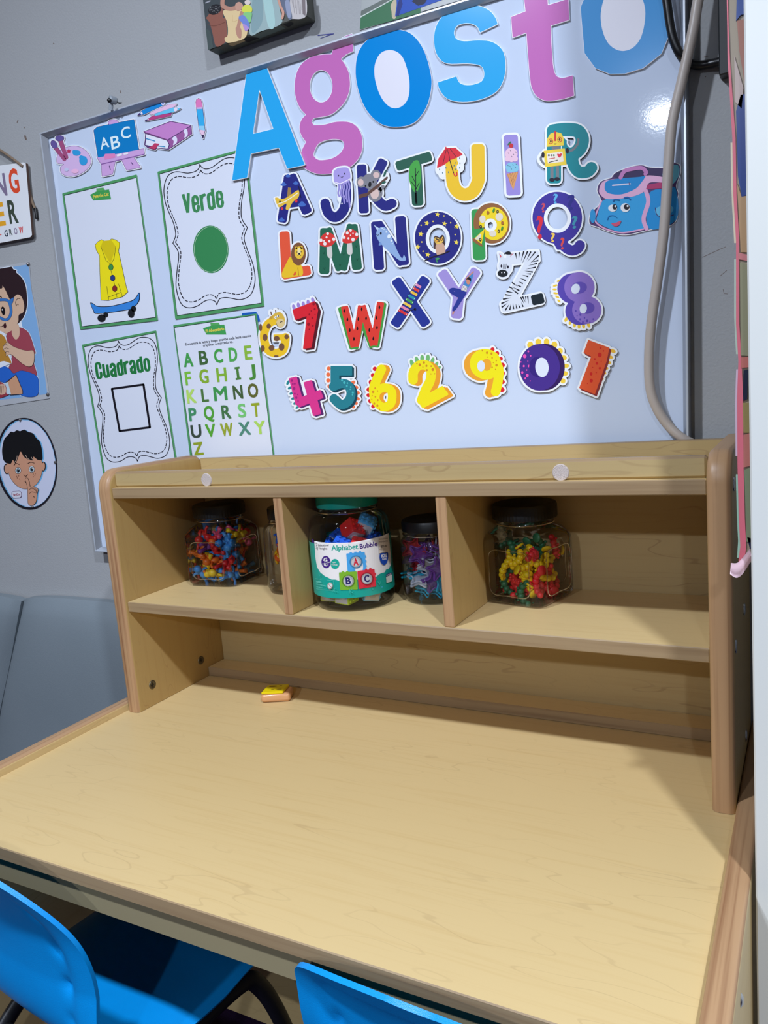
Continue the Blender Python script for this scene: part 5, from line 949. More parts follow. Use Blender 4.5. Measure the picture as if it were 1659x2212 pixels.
def wall_tube(fr, pts, r, yy, name, m, lb, cat, parent=None, n=8, k=6):
    P = []
    for i, p in enumerate(catmull(pts, k)): u, v = real(fr, *p[:2]); P.append(tuple(on_y(u, v, p[2] if len(p) > 2 else yy)))
    c = np.mean(P, 0); bm = bmesh.new(); tube(bm, [tuple(np.array(p) - c) for p in P], r, n); q = from_bm(name, bm, m, None, True); q.location = tuple(c)
    if parent is not None: q.parent = parent; q.matrix_parent_inverse = Matrix.Translation(-Vector(parent.location))
    return tag(q, lb, cat)
M_JUTE = noisy((176, 152, 128), (120, 98, 80), 400, rough=.9, bump=1.0, bscale=900, name='jute')
wall_tube('G5', [(186, 226), (150, 198), (80, 146), (0, 92), (-90, 40)], .0028, yb - .0075, 'hanging_cord', M_JUTE, None, None, o)
wall_tube('G5', [(222, 330), (245, 440), (270, 530), (298, 590)], .0026, YW - .004, 'loose_cord', M_JUTE, None, None, o)
wall_tube('G5', [(292, 570), (298, 610), (304, 658)], .0034, YW - .004, 'cord_tip', M_BLACKP, None, None, o)
# canvas photograph
yf = YW - .030
BL = on_y(*real('GC', 145, 530), yf); BR_ = on_y(*real('GC', 1172, 168), yf)
cz = (BL[2] + BR_[2]) / 2
cv = tag(empty('canvas_print', ((BL[0] + BR_[0]) / 2, YW, cz)), 'stretched canvas photograph of people in long dresses hung above the whiteboard', 'canvas')
def cpart(o): o.parent = cv; o.matrix_parent_inverse = Matrix.Translation(-Vector(cv.location)); return o
cpart(boxobj('stretcher', (BL[0], yf, cz), (BR_[0], YW, cz + .30), noisy((92, 98, 92), (72, 66, 58), 9, rough=.5, name='canvas_cloth'), None, .0015, 1))
S = Sheet('GC', yf)
S.add(C(64, 72, 78), ('P', [(85, -60), (560, -260), (560, 360), (146, 528)])); S.add(C(136, 88, 78), ('PC', [(130, 180), (200, 100), (290, 60), (300, 180), (330, 200), (345, 400), (320, 450), (230, 490), (190, 350), (160, 240), (122, 190)])); S.add(C(110, 68, 60), ('C', [(150, 262), (220, 272), (320, 235)], 7)); S.add(C(34, 34, 40), ('E', 215, 100, 72, 52, -25))
for i in range(40): x, y = 215 + random.uniform(-58, 58), 100 + random.uniform(-36, 36); S.add(C(130, 134, 140), ('E', x, y, 3, 4), same=i > 0)
S.add(C(150, 154, 168), ('S', [(120, 30), (165, 10)], 14)); S.add(C(70, 82, 84), ('P', [(146, 528), (118, 300), (170, 330), (200, 505)]))
S.add(C(148, 172, 178), ('PC', [(560, -120), (700, -160), (860, -80), (900, 100), (915, 250), (700, 330), (590, 370), (575, 200)])); S.add(C(128, 156, 166), ('PC', [(620, -60), (700, -80), (720, 200), (640, 340), (600, 300)])); S.add(C(160, 196, 200), ('PC', [(720, -60), (800, -60), (850, 250), (780, 280)]), same=True)
S.add(C(186, 184, 190), ('PC', [(960, -100), (1150, -100), (1180, 160), (1050, 200), (1000, 150)])); S.add(C(120, 112, 118), ('P', [(1165, -120), (1172, 168), (1140, 150), (1130, -120)])); S.add(C(96, 106, 130), ('PC', [(905, -20), (1000, -40), (1005, 60), (1030, 180), (1000, 210), (960, 140), (925, 90)])); S.add(C(140, 150, 180), ('PC', [(955, 20), (1000, 10), (1015, 170), (985, 180)]))
for i in range(8): S.add(C(150, 146, 152), ('S', [(1020 + i * 16, random.uniform(-60, 60)), (1040 + i * 13, random.uniform(60, 160))], 4), same=i > 0)
S.add(C(214, 192, 150), ('PC', [(300, 130), (340, 100), (460, 90), (540, 150), (560, 300), (530, 400), (380, 450), (330, 440), (318, 400), (350, 370), (345, 240)])); S.add(C(200, 172, 130), ('C', [(400, 160), (405, 225), (450, 215)], 5))
S.add(C(178, 134, 120), ('C', [(300, -20), (300, 60), (370, 92), (440, 80), (480, 60)], 44)); S.add(C(178, 134, 120), ('C', [(500, 130), (470, 250), (455, 330), (470, 370)], 36), ('PC', [(435, 290), (490, 300), (490, 400), (450, 380)])); S.add(C(190, 148, 134), ('PC', [(430, 50), (470, 20), (510, 50), (505, 90), (450, 115)])); S.add(C(196, 150, 136), ('C', [(870, -60), (905, 60), (935, 130), (925, 190)], 26))
S.add(C(206, 212, 84), ('PC', [(510, 70), (560, 45), (605, 80), (600, 130), (545, 140), (500, 115)])); S.add(C(130, 196, 130), ('PC', [(520, 135), (600, 130), (600, 190), (580, 240), (520, 180)])); S.add(C(110, 132, 206), ('PC', [(465, 185), (520, 160), (575, 240), (570, 300), (510, 250)])); S.add(C(170, 140, 206), ('PC', [(510, 250), (572, 290), (560, 320), (530, 318)])); S.add(C(210, 200, 200), ('E', 560, 25, 32, 26))
cpart(S.build('printed_front', None))
S2 = Sheet('R', YW, fn=None)
def under(u, v, off):                      # underside of the canvas: wrapped print
    d = ray(u, v); t = (cz - .0006 - off - CT[2]) / d[2]; P = CT + d * t; return (min(max(P[0], BL[0]), BR_[0]), min(max(P[1], yf), YW - .001), P[2])
S2 = Sheet('GC', YW, fn=under); S2.add(C(84, 88, 82), ('P', [(150, 528), (1172, 168), (1250, 205), (240, 575)])); S2.add(C(70, 82, 84), ('P', [(150, 528), (240, 500), (330, 545), (240, 575)])); S2.add(C(186, 166, 130), ('P', [(345, 462), (560, 385), (590, 410), (400, 490)]), same=True); S2.add(C(30, 26, 30), ('P', [(500, 405), (560, 385), (690, 400), (560, 450)])); S2.add(C(104, 122, 122), ('P', [(590, 370), (900, 262), (960, 300), (690, 405)]), same=True); S2.add(C(26, 26, 30), ('P', [(915, 245), (990, 210), (1050, 250), (990, 290)]))
cpart(S2.build('printed_underside', None))
# poster behind the top of the board
yp = YW
o = plate('green_poster', 'GD', [('P', [(48, 470), (72, 150), (110, -520), (1900, -1100), (1820, -60)])], 1, yp, .0012, C(150, 156, 160), C(120, 124, 128), None, 'poster with a green field and blue clothes partly behind the whiteboard top', 'poster', step=9)
S = Sheet('GD', yp - .0012); S.add(C(98, 108, 106), ('P', [(72, 170), (400, 0), (700, -160), (700, 100), (66, 240)])); S.add(C(54, 108, 76), ('P', [(66, 250), (560, -10), (800, -130), (1000, -160), (1000, 200), (52, 460)])); S.add(C(196, 206, 206), ('P', [(60, 258), (560, -18), (560, -2), (62, 276)])); S.add(C(186, 176, 152), ('PC', [(600, -30), (535, 80), (545, 170), (560, 280), (610, 280), (625, 120), (620, -30)]))
S.add(C(28, 74, 176), ('P', [(620, -60), (628, 60), (600, 260), (1500, -60), (1500, -300)])); S.add(C(18, 40, 120), ('P', [(690, -60), (720, 60), (660, 240), (620, 250), (640, 60)])); S.add(C(24, 28, 60), ('P', [(860, 20), (960, -60), (1130, -60), (1060, 60), (960, 90)]), same=True); S.build('printed_picture', o)
# felt strokes on the wall, tape hook on the frame
S = Sheet('GC', YW - .0004); S.add(C(54, 58, 130), ('P', [(1295, 368), (1450, 352), (1440, 362), (1300, 378)])); S.add(C(54, 58, 130), ('P', [(1325, 402), (1465, 350), (1470, 358), (1330, 405)]), same=True)
tag(S.build('ink_mark'), 'short dark blue ink strokes on the wall above the pink g', 'ink mark')
hk = tag(empty('tape_hook', tuple(on_y(238, 216, YL - .004))), 'grey tape wrapped wire end over the whiteboard top edge', 'hook')
wall_tube('R', [(237, 214, YL - .012), (244, 216, YL - .006), (250, 219, YL)], .0065, YL, 'tape_wrap', mat((150, 158, 166), .4), None, None, hk, n=12, k=3); wall_tube('R', [(236.0, 217, YL - .019), (236.6, 217, YL - .017)], .0042, YL, 'wire_end', M_BLACKP, None, None, hk, k=2); wall_tube('R', [(252, 221, YL), (258, 222.5, YL), (262, 222, YL + .01)], .0014, YL, 'wire', M_BLACKP, None, None, hk)
wall_tube('R', [(240, 222, YL - .004), (240, 232, YL - .004), (239, 238, YL - .004)], .004, YL, 'tape_tail', mat((170, 178, 186), .35), None, None, hk, k=3)
# cables and the black box on the wall
M_CAB = mat((186, 174, 164), .4, name='pale_cable')
wall_tube('R', [(1528, -90, YW - .03), (1508, 0, YW - .034), (1498, 60, YW - .035), (1474, 170, YW - .036), (1457, 240, YW - .036), (1449, 290, YW - .036), (1441, 400, YW - .036), (1434, 500, YW - .036), (1421, 600, YW - .035), (1407, 700, YW - .034), (1402, 780, YW - .034), (1405, 840, YW - .034), (1418, 880, YW - .033), (1440, 915, YW - .031), (1470, 944, YW - .030), (1510, 965, YW - .022), (1550, 985, YW - .012)], .0070, 0, 'pale_cable', M_CAB, 'thick pale grey cable hanging over the right edge of the whiteboard', 'cable', n=12)
wall_tube('R', [(1430, -60, YW - .036), (1440, 0, YW - .037), (1447, 50, YW - .037), (1456, 90, YW - .037), (1472, 122, YW - .033), (1488, 136, YW - .016), (1510, 141, YW - .008), (1535, 138, YW - .008), (1558, 133, YW - .012)], .0058, 0, 'black_cable', M_BLACKP, 'thin black cable looping from the whiteboard to the black strip', 'cable', n=10)
a = on_y(1553, 163, YW - .022); b = on_y(1569, 163, YW - .022)
tag(boxobj('black_strip', (a[0], YW - .022, a[2]), (b[0] + .004, YW, a[2] + .40), mat((40, 42, 44), .45), None, .0015, 1), 'upright black plastic strip on the wall right of the whiteboard', 'strip')
# hanging poster at the far right
hp = tag(empty('hanging_chart', (1.05, -.124, .7)), 'long hanging paper chart with pink borders hung at the left edge of the white panel', 'chart')
def hpp(o): o.parent = hp; o.matrix_parent_inverse = Matrix.Translation(-Vector(hp.location)); return o
yh = -.124
def xz(u, v, y=yh): p = on_y(u, v, y); return p[0], p[2]
edge = [(1569, -40), (1571, 60), (1574, 130), (1584, 300), (1586, 420), (1592, 520), (1592, 700), (1597, 780), (1594, 860), (1595, 1000), (1598, 1120), (1601, 1180), (1597, 1215)]
def strip(name, L, Rr, y, th, m):
    bm = bmesh.new(); A = [xz(*p, y) for p in L]; B = [xz(*p, y) for p in Rr]; out = A + B[::-1]; prism(bm, out, y, y + th, axis=1); return hpp(from_bm(name, bm, m))
far = [(u + 110, v) for u, v in edge]
strip('chart_sheet', edge, far, yh, .0015, [mat(C(150, 140, 124), .35)])
strip('pink_border', [(u - (2 if v > 60 else 0), v) for u, v in edge], [(u + (5 if v > 280 else 3) + (6 if v > 850 else 0), v) for u, v in edge], yh - .0012, .001, [mat(C(206, 106, 126), .4)])
for (v0, v1, col) in ((308, 525, (214, 208, 186)), (560, 765, (178, 200, 190)), (798, 985, (206, 186, 210)), (1025, 1205, (150, 196, 180))):
    seg = [p for p in [(np.interp(v, [q[1] for q in edge], [q[0] for q in edge]), v) for v in np.linspace(v0, v1, 6)]]
    strip('picture_edge', [(u - 6, v) for u, v in seg], [(u + 1, v) for u, v in seg], yh + .002, .001, [mat(C(*col), .4)])
def tile(name, pts, col, dy=.0016): bm = bmesh.new(); prism(bm, [xz(*p, yh - dy) for p in pts], yh - dy, yh - dy + .0012, axis=1); hpp(from_bm(name, bm, [mat(C(*col), .3)]))
tile('printed_patch', [(1592, -20), (1650, -20), (1650, 25), (1600, 32), (1590, 45)], (24, 62, 140)); tile('printed_patch', [(1592, 45), (1650, 30), (1650, 200), (1612, 200), (1597, 110)], (150, 96, 80)); tile('printed_patch', [(1586, 120), (1606, 190), (1602, 235), (1588, 220)], (176, 160, 158)); tile('printed_patch', [(1600, 205), (1650, 195), (1650, 415), (1602, 425), (1594, 380), (1590, 240)], (22, 54, 128)); tile('printed_patch', [(1592, 395), (1602, 425), (1650, 410), (1650, 545), (1600, 545)], (168, 138, 104))
tile('printed_patch', [(1594, 545), (1650, 560), (1650, 570), (1595, 560)], (190, 120, 126)); tile('printed_patch', [(1598, 566), (1650, 580), (1650, 770), (1600, 768)], (136, 136, 112)); tile('printed_patch', [(1600, 772), (1650, 768), (1650, 790), (1600, 795)], (178, 106, 100)); tile('printed_patch', [(1606, 800), (1616, 798), (1614, 862), (1605, 866)], (30, 34, 58)); tile('printed_patch', [(1604, 870), (1650, 870), (1650, 935), (1606, 935)], (140, 128, 84))
tile('printed_patch', [(1606, 940), (1650, 925), (1650, 1000), (1606, 1010)], (176, 112, 106)); tile('printed_patch', [(1608, 1015), (1650, 1000), (1650, 1180), (1612, 1170)], (122, 134, 110)); tile('printed_patch', [(1614, 1160), (1650, 1172), (1650, 1190), (1620, 1186)], (24, 30, 60))
bm = bmesh.new(); fl = [[(1579, 1216, -.141), (1592, 1216, -.139), (1603, 1206, -.134), (1620, 1185, -.125)], [(1577, 1240, -.145), (1590, 1248, -.144), (1604, 1240, -.139), (1625, 1208, -.126)]]
g = []
for t in np.linspace(0, 1, 5):
    row = []
    for a_, b_ in zip(catmull(fl[0], 4), catmull(fl[1], 4)):
        p = np.array(a_) * (1 - t) + np.array(b_) * t; q = on_y(p[0], p[1], p[2] - .004 * math.sin(math.pi * t)); row.append(bm.verts.new(tuple(q)))
    g.append(row)
for j in range(4):
    for i in range(len(g[0]) - 1): bm.faces.new((g[j][i], g[j][i + 1], g[j + 1][i + 1], g[j + 1][i]))
bmesh.ops.solidify(bm, geom=bm.faces[:], thickness=.0006); hpp(from_bm('curled_flap', bm, [mat(C(222, 200, 216), .25)], None, True))

# ------------------------------------------------------------ jars on the middle shelf
ZS = 0.2024
M_CLR = clear('clear_plastic', (.99, .99, .99), boost=.8); M_CLR2 = clear('clear_plastic_rim', (0.9, .9, .9), boost=1.6)
M_LIDB = mat((14, 13, 14), .4, name='black_lid')
def lidmesh(r, z0, z1, m, parent, ribs=60):
    bm = bmesh.new(); n = ribs * 2; prof = [(r - .001, z0), (r, z0 + .001), (r, z1 - .004), (r - .0015, z1 - .001), (r - .004, z1)]; rings = []
    for i, (q, z) in enumerate(prof): rings.append([bm.verts.new(((q - (.0006 if k % 2 and i in (1, 2) else 0)) * math.cos(2 * math.pi * k / n), (q - (.0006 if k % 2 and i in (1, 2) else 0)) * math.sin(2 * math.pi * k / n), z)) for k in range(n)])
    for i in range(4):
        for k in range(n): bm.faces.new((rings[i][k], rings[i][(k + 1) % n], rings[i + 1][(k + 1) % n], rings[i + 1][k]))
    bm.faces.new(rings[-1]); bm.faces.new(rings[0][::-1]); return from_bm('lid', bm, m, parent, True, auto=30)
def square_jar(x, y, rz, lb, h=.1475, s=.0525, lr=.0478):
    j = tag(empty('plastic_jar', (x, y, ZS), rz), lb, 'jar', 'clear toy jars in the hutch cubbies')
    k = s / .0525
    bm = bmesh.new()
    lathe(bm, [(.0001, .001), (.044 * k, .001), (.049 * k, .0025), (.0520 * k, .007), (.0525 * k, .012), (.0525 * k, .108 * h / .176), (.0515 * k, .115 * h / .176), (.047 * k, .127 * h / .176), (.0425 * k, .134 * h / .176), (.0415 * k, .138 * h / .176), (.0415 * k, .152 * h / .176)], 96, [6, 6, 7, 8, 9, 9, 8, 4.5, 2.6, 2.0, 2.0])
    from_bm('jar_body', bm, M_CLR, j, True)
    bm = bmesh.new(); tube(bm, [(.0432 * k * math.cos(t), .0432 * k * math.sin(t), .1415 * h / .176) for t in [2 * math.pi * i / 40 for i in range(40)]], .0012, 6, closed=True); from_bm('neck_ring', bm, M_CLR2, j, True)
    lidmesh(lr * k, .149 * h / .176, h, M_LIDB, j)
    for a in range(4):
        bm = bmesh.new(); c = math.cos(a * math.pi / 2); s_ = math.sin(a * math.pi / 2); P = []
        for px_, pz in catmull([(-.031, .022), (0, .019), (.031, .022), (.034, .06), (.031, .096), (0, .099), (-.031, .096), (-.034, .06)], 5, True):
            q = px_ * k; d_ = .0527 * k; P.append((c * q + s_ * d_, s_ * q - c * d_, pz * h / .176))
        tube(bm, P, .0009, 5, closed=True); from_bm('moulded_panel_rim', bm, M_CLR2, j, True)
    return j
J1, J2, J3, J4, J5 = (.112, .176), (.287, .150), (.437, .100), (.556, .148), (.7000, .174)
square_jar(J1[0], J1[1], math.radians(4), 'square clear jar with black lid full of little people toys in left cubby')
square_jar(J5[0], J5[1], math.radians(-13), 'square clear jar with black lid holding yellow, red and green bug toys')
def round_jar(x, y, r, h, lr, lm, lb, neck=None):
    j = tag(empty('plastic_jar', (x, y, ZS)), lb, 'jar', 'clear toy jars in the hutch cubbies'); bm = bmesh.new()
    lathe(bm, [(.0001, .001), (r * .86, .001), (r * .95, .004), (r, .012), (r, h * .70), (r * .97, h * .745), (r * .88, h * .785), (lr * .95, h * .81), (lr * .95, h * .86)], 64)
    from_bm('jar_body', bm, M_CLR, j, True); bm = bmesh.new(); tube(bm, [(lr * .97 * math.cos(t), lr * .97 * math.sin(t), h * .825) for t in [2 * math.pi * i / 40 for i in range(40)]], .0012, 6, closed=True); from_bm('neck_ring', bm, M_CLR2, j, True)
    lidmesh(lr, h * .862, h, lm, j, 50); return j
round_jar(*J2, .0480, .147, .036, M_LIDB, 'clear jar of yellow and orange toys half hidden behind the first divider')
j3 = round_jar(*J3, .0640, .1815, .0485, mat((10, 150, 140), .35), 'large round jar with teal lid and a printed alphabet blocks label')
round_jar(*J4, .0500, .128, .0455, M_LIDB, 'round clear jar with black lid full of glittery star toys')
# printed label wrapped round the big jar
def cyl(rr):
    def f(u, v, off):
        d = ray(u, v); ox, oy = CT[0] - J3[0], CT[1] - J3[1]; A = d[0] ** 2 + d[1] ** 2; B = ox * d[0] + oy * d[1]; Cc = ox * ox + oy * oy - (rr + off) ** 2; D = max(B * B - A * Cc, 0); return tuple(CT + d * ((-B - math.sqrt(D)) / A))
    return f
zt, zb = .3085 - ZS, .2255 - ZS
bm = bmesh.new(); rr = .0646
for k in range(90):
    t0, t1 = [2 * math.pi * q / 90 for q in (k, k + 1)]
    vs = [bm.verts.new((rr * math.cos(t), rr * math.sin(t), z)) for t, z in ((t0, zb), (t1, zb), (t1, zt), (t0, zt))]; bm.faces.new(vs)
bmesh.ops.remove_doubles(bm, verts=bm.verts[:], dist=1e-6); lab = from_bm('label', bm, [mat(C(20, 150, 140), .3)], j3, True)
S = Sheet('GL', 0, fn=cyl(rr), lift=.00008)
WH = C(214, 214, 220)
S.add(C(58, 30, 112), ('P', [(30, 200), (70, 238), (115, 600), (60, 720), (30, 700)])); S.add(WH, ('P', [(78, 250), (300, 285), (560, 288), (760, 280), (980, 245), (1180, 200), (1400, 140), (1480, 100), (1530, 600), (1525, 700), (1480, 770), (1400, 840), (1250, 920), (1000, 990), (760, 1015), (560, 1005), (400, 975), (280, 915), (190, 840), (130, 740), (100, 560)], 1), steiner=42)
S.text(C(50, 44, 60), 'Educational', (155, 352), (348, 345), 36, .015); S.text(C(50, 44, 60), 'Insights', (182, 408), (325, 412), 36, .015, same=True); S.text(C(30, 150, 136), 'Alphabet', (400, 432), (908, 400), 92, .025, same=True); S.text(C(58, 30, 112), 'Bubble', (938, 398), (1272, 340), 86, .025, same=True)
for a_, b_ in (((108, 300), (130, 285)), ((120, 320), (112, 350)), ((110, 390), (130, 360)), ((125, 410), (150, 360))): S.add(C(70, 64, 80), ('S', [a_, b_, (a_[0] + 18, a_[1] + 8)], 6), same=a_[0] != 108)
S.add(C(62, 32, 120), ('E', 298, 648, 86, 116, -6)); S.text(WH, '42', (245, 642), (328, 628), 64, .04); S.text(WH, 'Color-coded', (232, 692), (368, 660), 22, .01, same=True); S.text(WH, 'letters', (275, 722), (345, 706), 22, .01, same=True)
S.add(C(24, 152, 138), ('E', 468, 683, 82, 94)); S.text(WH, 'EASY', (428, 668), (490, 662), 20, .02); S.text(WH, 'STORAGE!', (402, 704), (515, 714), 22, .02, same=True)
def blk(pts, col, cx, cy, ch, cc, st, rr_=100):
    S.add(C(*col), ('P', pts, 14), *st); S.add(C(*[int(v * .72) for v in col]), ('E', cx, cy, rr_ * 1.22, rr_ * 1.2)); S.add(C(150, 152, 160), ('E', cx, cy, rr_, rr_)); S.add(C(178, 180, 190), ('E', cx - 8, cy + 8, rr_ * .78, rr_ * .78)); h = 120; S.text(C(*cc), ch, (cx - 48, cy + 60), (cx + 50, cy + 54), h, .04)
def st_(p): return [('B', (x - 22, y), (x + 22, y - 4), 30, 6) for x, y in p]
blk([(695, 500), (1015, 470), (1045, 790), (720, 820)], (66, 150, 216), 865, 645, 'A', (186, 34, 54), st_([(765, 478), (852, 468), (940, 458)]) + [('B', (1040, 520), (1040, 560), 26, 6), ('B', (1048, 610), (1048, 650), 26, 6), ('B', (1052, 700), (1052, 735), 26, 6)]); blk([(556, 856), (866, 836), (884, 1150), (580, 1160)], (112, 164, 46), 722, 1005, 'B', (36, 36, 96), st_([(615, 838), (700, 832)])); blk([(905, 826), (1200, 792), (1230, 1095), (930, 1140)], (196, 44, 62), 1072, 962, 'C', (40, 36, 92), st_([(1055, 790), (1135, 778)]) + [('B', (1228, 850), (1228, 890), 24, 6), ('B', (1236, 950), (1236, 985), 24, 6)])
S.add(C(206, 198, 192), ('P', [(1280, 178), (1470, 112), (1490, 280), (1500, 450), (1300, 485)]), steiner=50); S.add(C(28, 70, 168), ('PC', [(1320, 490), (1400, 478), (1465, 470), (1470, 560), (1450, 650), (1395, 705), (1340, 660), (1312, 580)])); S.text(WH, 'MORE', (1342, 566), (1450, 550), 62, .03); S.text(WH, 'FUN!', (1362, 608), (1440, 600), 36, .03, same=True)
S.text(C(110, 100, 100), 'EDUCATIONAL', (1300, 232), (1470, 212), 26, .0); S.text(C(110, 100, 100), 'INSIGHTS', (1300, 282), (1465, 262), 24, .0, same=True); S.text(C(60, 54, 56), '$20.44', (1338, 372), (1440, 360), 36, .015, same=True); S.text(C(110, 100, 100), 'PRICE CODE', (1305, 418), (1420, 408), 20, 0, same=True)
S.add(C(52, 34, 104), ('P', [(1435, 880), (1535, 840), (1540, 880), (1432, 925)])); S.add(C(196, 202, 204), ('P', [(1432, 928), (1542, 882), (1545, 1010), (1440, 1042)])); S.text(WH, 'Bubble Brix', (1442, 910), (1532, 874), 20, .02)
S.text(C(110, 196, 188), 'WARNING:', (115, 1032), (215, 1040), 30, .02); S.text(C(110, 196, 188), 'CHOKING HAZARD - Small parts', (115, 1072), (305, 1110), 22, .01, same=True); S.text(C(110, 196, 188), 'Not for children under 3', (118, 1122), (240, 1142), 18, .01, same=True)
S.add(C(196, 206, 208), ('E', 374, 1095, 50, 64)); S.add(C(150, 36, 50), ('CC', [(374 + 42 * math.cos(t), 1095 + 55 * math.sin(t)) for t in [i * math.pi / 6 for i in range(12)]], 7)); S.add(C(150, 36, 50), ('S', [(342, 1060), (406, 1130)], 7), same=True); S.add(C(110, 196, 188), ('S', [(95, 960), (438, 1000), (440, 1195), (115, 1150)], 5))
for ch, a_, b_ in (('C', (452, 1215), (512, 1210), ), ('K', (745, 1238), (815, 1232)), ('V', (1280, 1090), (1345, 1070)), ('L', (1165, 1165), (1200, 1160)), ('U', (165, 900), (195, 915))): S.text(C(52, 168, 158), ch, a_, b_, 78, .0, same=ch != 'C')
q_ = S.build('printed_label', None); q_.parent = lab; q_.matrix_parent_inverse = Matrix.Translation(-Vector((J3[0], J3[1], ZS)))

# ---- toys
rnd = random.Random(11)
def place(proto_cache, make, kind, col, colname, loc, rot, lb, cat, grp, tr=None):
    key = (kind, colname)
    if key not in proto_cache: proto_cache[key] = make(col)
    me = proto_cache[key]; o = bpy.data.objects.new(kind, me); COL.objects.link(o); o.location = loc; o.rotation_euler = rot; o.scale = (SCL[kind],) * 3; tag(o, lb, cat, grp); return o
def person_mesh(col):
    bm = bmesh.new(); bmesh.ops.create_icosphere(bm, subdivisions=2, radius=.0054, matrix=Matrix.Translation((0, 0, .0125)))
    tube(bm, [(0, 0, .0085), (0, 0, .003), (0, 0, -.003)], [.0022, .0042, .0046], 8)
    for s in (-1, 1):
        tube(bm, [(s * .002, 0, .006), (s * .008, 0, .0085), (s * .0125, .0, .0075)], [.0018, .0017, .0020], 6); tube(bm, [(s * .002, 0, -.002), (s * .0045, 0, -.009), (s * .006, 0, -.0145)], [.0024, .0022, .0034], 6)
    me = bpy.data.meshes.new('people_toy'); bm.to_mesh(me); bm.free(); me.materials.append(mat(col, .38, .5))
    for p in me.polygons: p.use_smooth = True
    return me
def bug_mesh(col):
    bm = bmesh.new()
    for k in range(6): a = -1.1 + k * .44; r = .0046 - abs(k - 2.5) * .0003; bmesh.ops.create_icosphere(bm, subdivisions=2, radius=r, matrix=Matrix.Translation((.014 * math.sin(a), 0, .014 * math.cos(a) - .010)))
    for k in range(5): a = -.9 + k * .44; bmesh.ops.create_icosphere(bm, subdivisions=1, radius=.0019, matrix=Matrix.Translation((.0165 * math.sin(a), 0.003, .0165 * math.cos(a) - .0085)))
    a = 1.35; lathe(bm, [(.0001, .0012), (.0055, .0012), (.0060, 0), (.0055, -.0012), (.0001, -.0012)], 14)
    bmesh.ops.translate(bm, verts=bm.verts[-70:], vec=(.0165, 0, -.0095))
    me = bpy.data.meshes.new('bug_toy'); bm.to_mesh(me); bm.free(); me.materials.append(mat(col, .4, .5))
    for p in me.polygons: p.use_smooth = True
    return me
def star_mesh(col):
    bm = bmesh.new(); P = catmull([((.015 if k % 2 == 0 else .0072) * math.cos(math.pi * k / 5), (.015 if k % 2 == 0 else .0072) * math.sin(math.pi * k / 5), 0) for k in range(10)], 4, True)
    tube(bm, P, .0013, 6, closed=True); tube(bm, [(p[0], p[1], .005) for p in P], .0010, 5, closed=True); c0 = bm.verts.new((0, 0, .0035)); vs = [bm.verts.new((p[0], p[1], .001)) for p in P]
    for i in range(len(vs)): bm.faces.new((c0, vs[i], vs[(i + 1) % len(vs)]))
    me = bpy.data.meshes.new('star_toy'); bm.to_mesh(me); bm.free(); m = bpy.data.materials.new('glitter_gel'); m.use_nodes = True; b = m.node_tree.nodes['Principled BSDF']; b.inputs['Base Color'].default_value = rgb(col); b.inputs['Roughness'].default_value = .12; b.inputs['Alpha'].default_value = .62
    me.materials.append(m)
    for p in me.polygons: p.use_smooth = True
    return me
def block_mesh(col):
    bm = bmesh.new(); box(bm, (-.0145, -.0145, -.0145), (.0145, .0145, .0145), .0022, 2)
    for ax_ in (0, 1):
        for i in (-1, 0, 1):
            for j in (-1, 0, 1):
                mt_ = Matrix.Translation((i * .0085, j * .0085, .0155)); 
                if ax_: mt_ = Matrix.Rotation(math.radians(90), 4, 'Y') @ mt_
                bmesh.ops.create_cone(bm, cap_ends=True, segments=10, radius1=.0026, radius2=.0024, depth=.003, matrix=mt_)
    bmesh.ops.create_uvsphere(bm, u_segments=18, v_segments=8, radius=.0092, matrix=Matrix.Translation((0, -.0115, 0)) @ Matrix.Diagonal((1, .62, 1, 1)))
    me = bpy.data.meshes.new('block_toy'); bm.normal_update(); bm.to_mesh(me); bm.free(); me.materials.append(mat(col, .35, .5)); me.materials.append(mat((206, 206, 212), .1, .6))
    for p in me.polygons:
        c = p.center
        if c.y < -.0135 and (c.x ** 2 + c.z ** 2) < .0092 ** 2: p.material_index = 1; p.use_smooth = True
    return me
def bean_mesh(col):
    bm = bmesh.new(); bmesh.ops.create_uvsphere(bm, u_segments=16, v_segments=10, radius=.014, matrix=Matrix.Diagonal((1.15, .8, .75, 1))); bmesh.ops.create_uvsphere(bm, u_segments=12, v_segments=8, radius=.0075, matrix=Matrix.Translation((.014, 0, .008)))
    for s in (-1, 1): tube(bm, [(0, s * .008, 0), (.002, s * .013, .003), (-.002, s * .015, .006)], [.004, .003, .002], 6)
    me = bpy.data.meshes.new('animal_toy'); bm.to_mesh(me); bm.free(); me.materials.append(mat(col, .3, .5))
    for p in me.polygons: p.use_smooth = True
    return me
def where(p, c):
    q = (p[0] - c[0]) * .88 + (p[1] - c[1]) * .47; h = 'low down' if p[2] - ZS < .042 else ('high up' if p[2] - ZS > .075 else 'half way up')
    return h + (' on the left' if q < -.014 else (' on the right' if q > .014 else ' in the middle'))
PC_ = {}
SCL = dict(people_toy=1.42, bug_toy=1.3, star_toy=1.3, block_toy=.94, animal_toy=1.05)
def pack(c, half, z0, z1, n, dmin, square, rz=0.0, bias=0.35):
    out = []; tries = 0
    while len(out) < n and tries < 9000:
        tries += 1; u, v = rnd.uniform(-half, half), rnd.uniform(-half, half)
        if not square and math.hypot(u, v) > half: continue
        z = rnd.uniform(z0, z1)
        x = c[0] + u * math.cos(rz) - v * math.sin(rz); y = c[1] + u * math.sin(rz) + v * math.cos(rz)
        if all((x - a) ** 2 + (y - b) ** 2 + (z - d) ** 2 > dmin ** 2 for a, b, d in out): out.append((x, y, z))
    return out
RR = lambda: (rnd.uniform(0, 6.3), rnd.uniform(0, 6.3), rnd.uniform(0, 6.3))
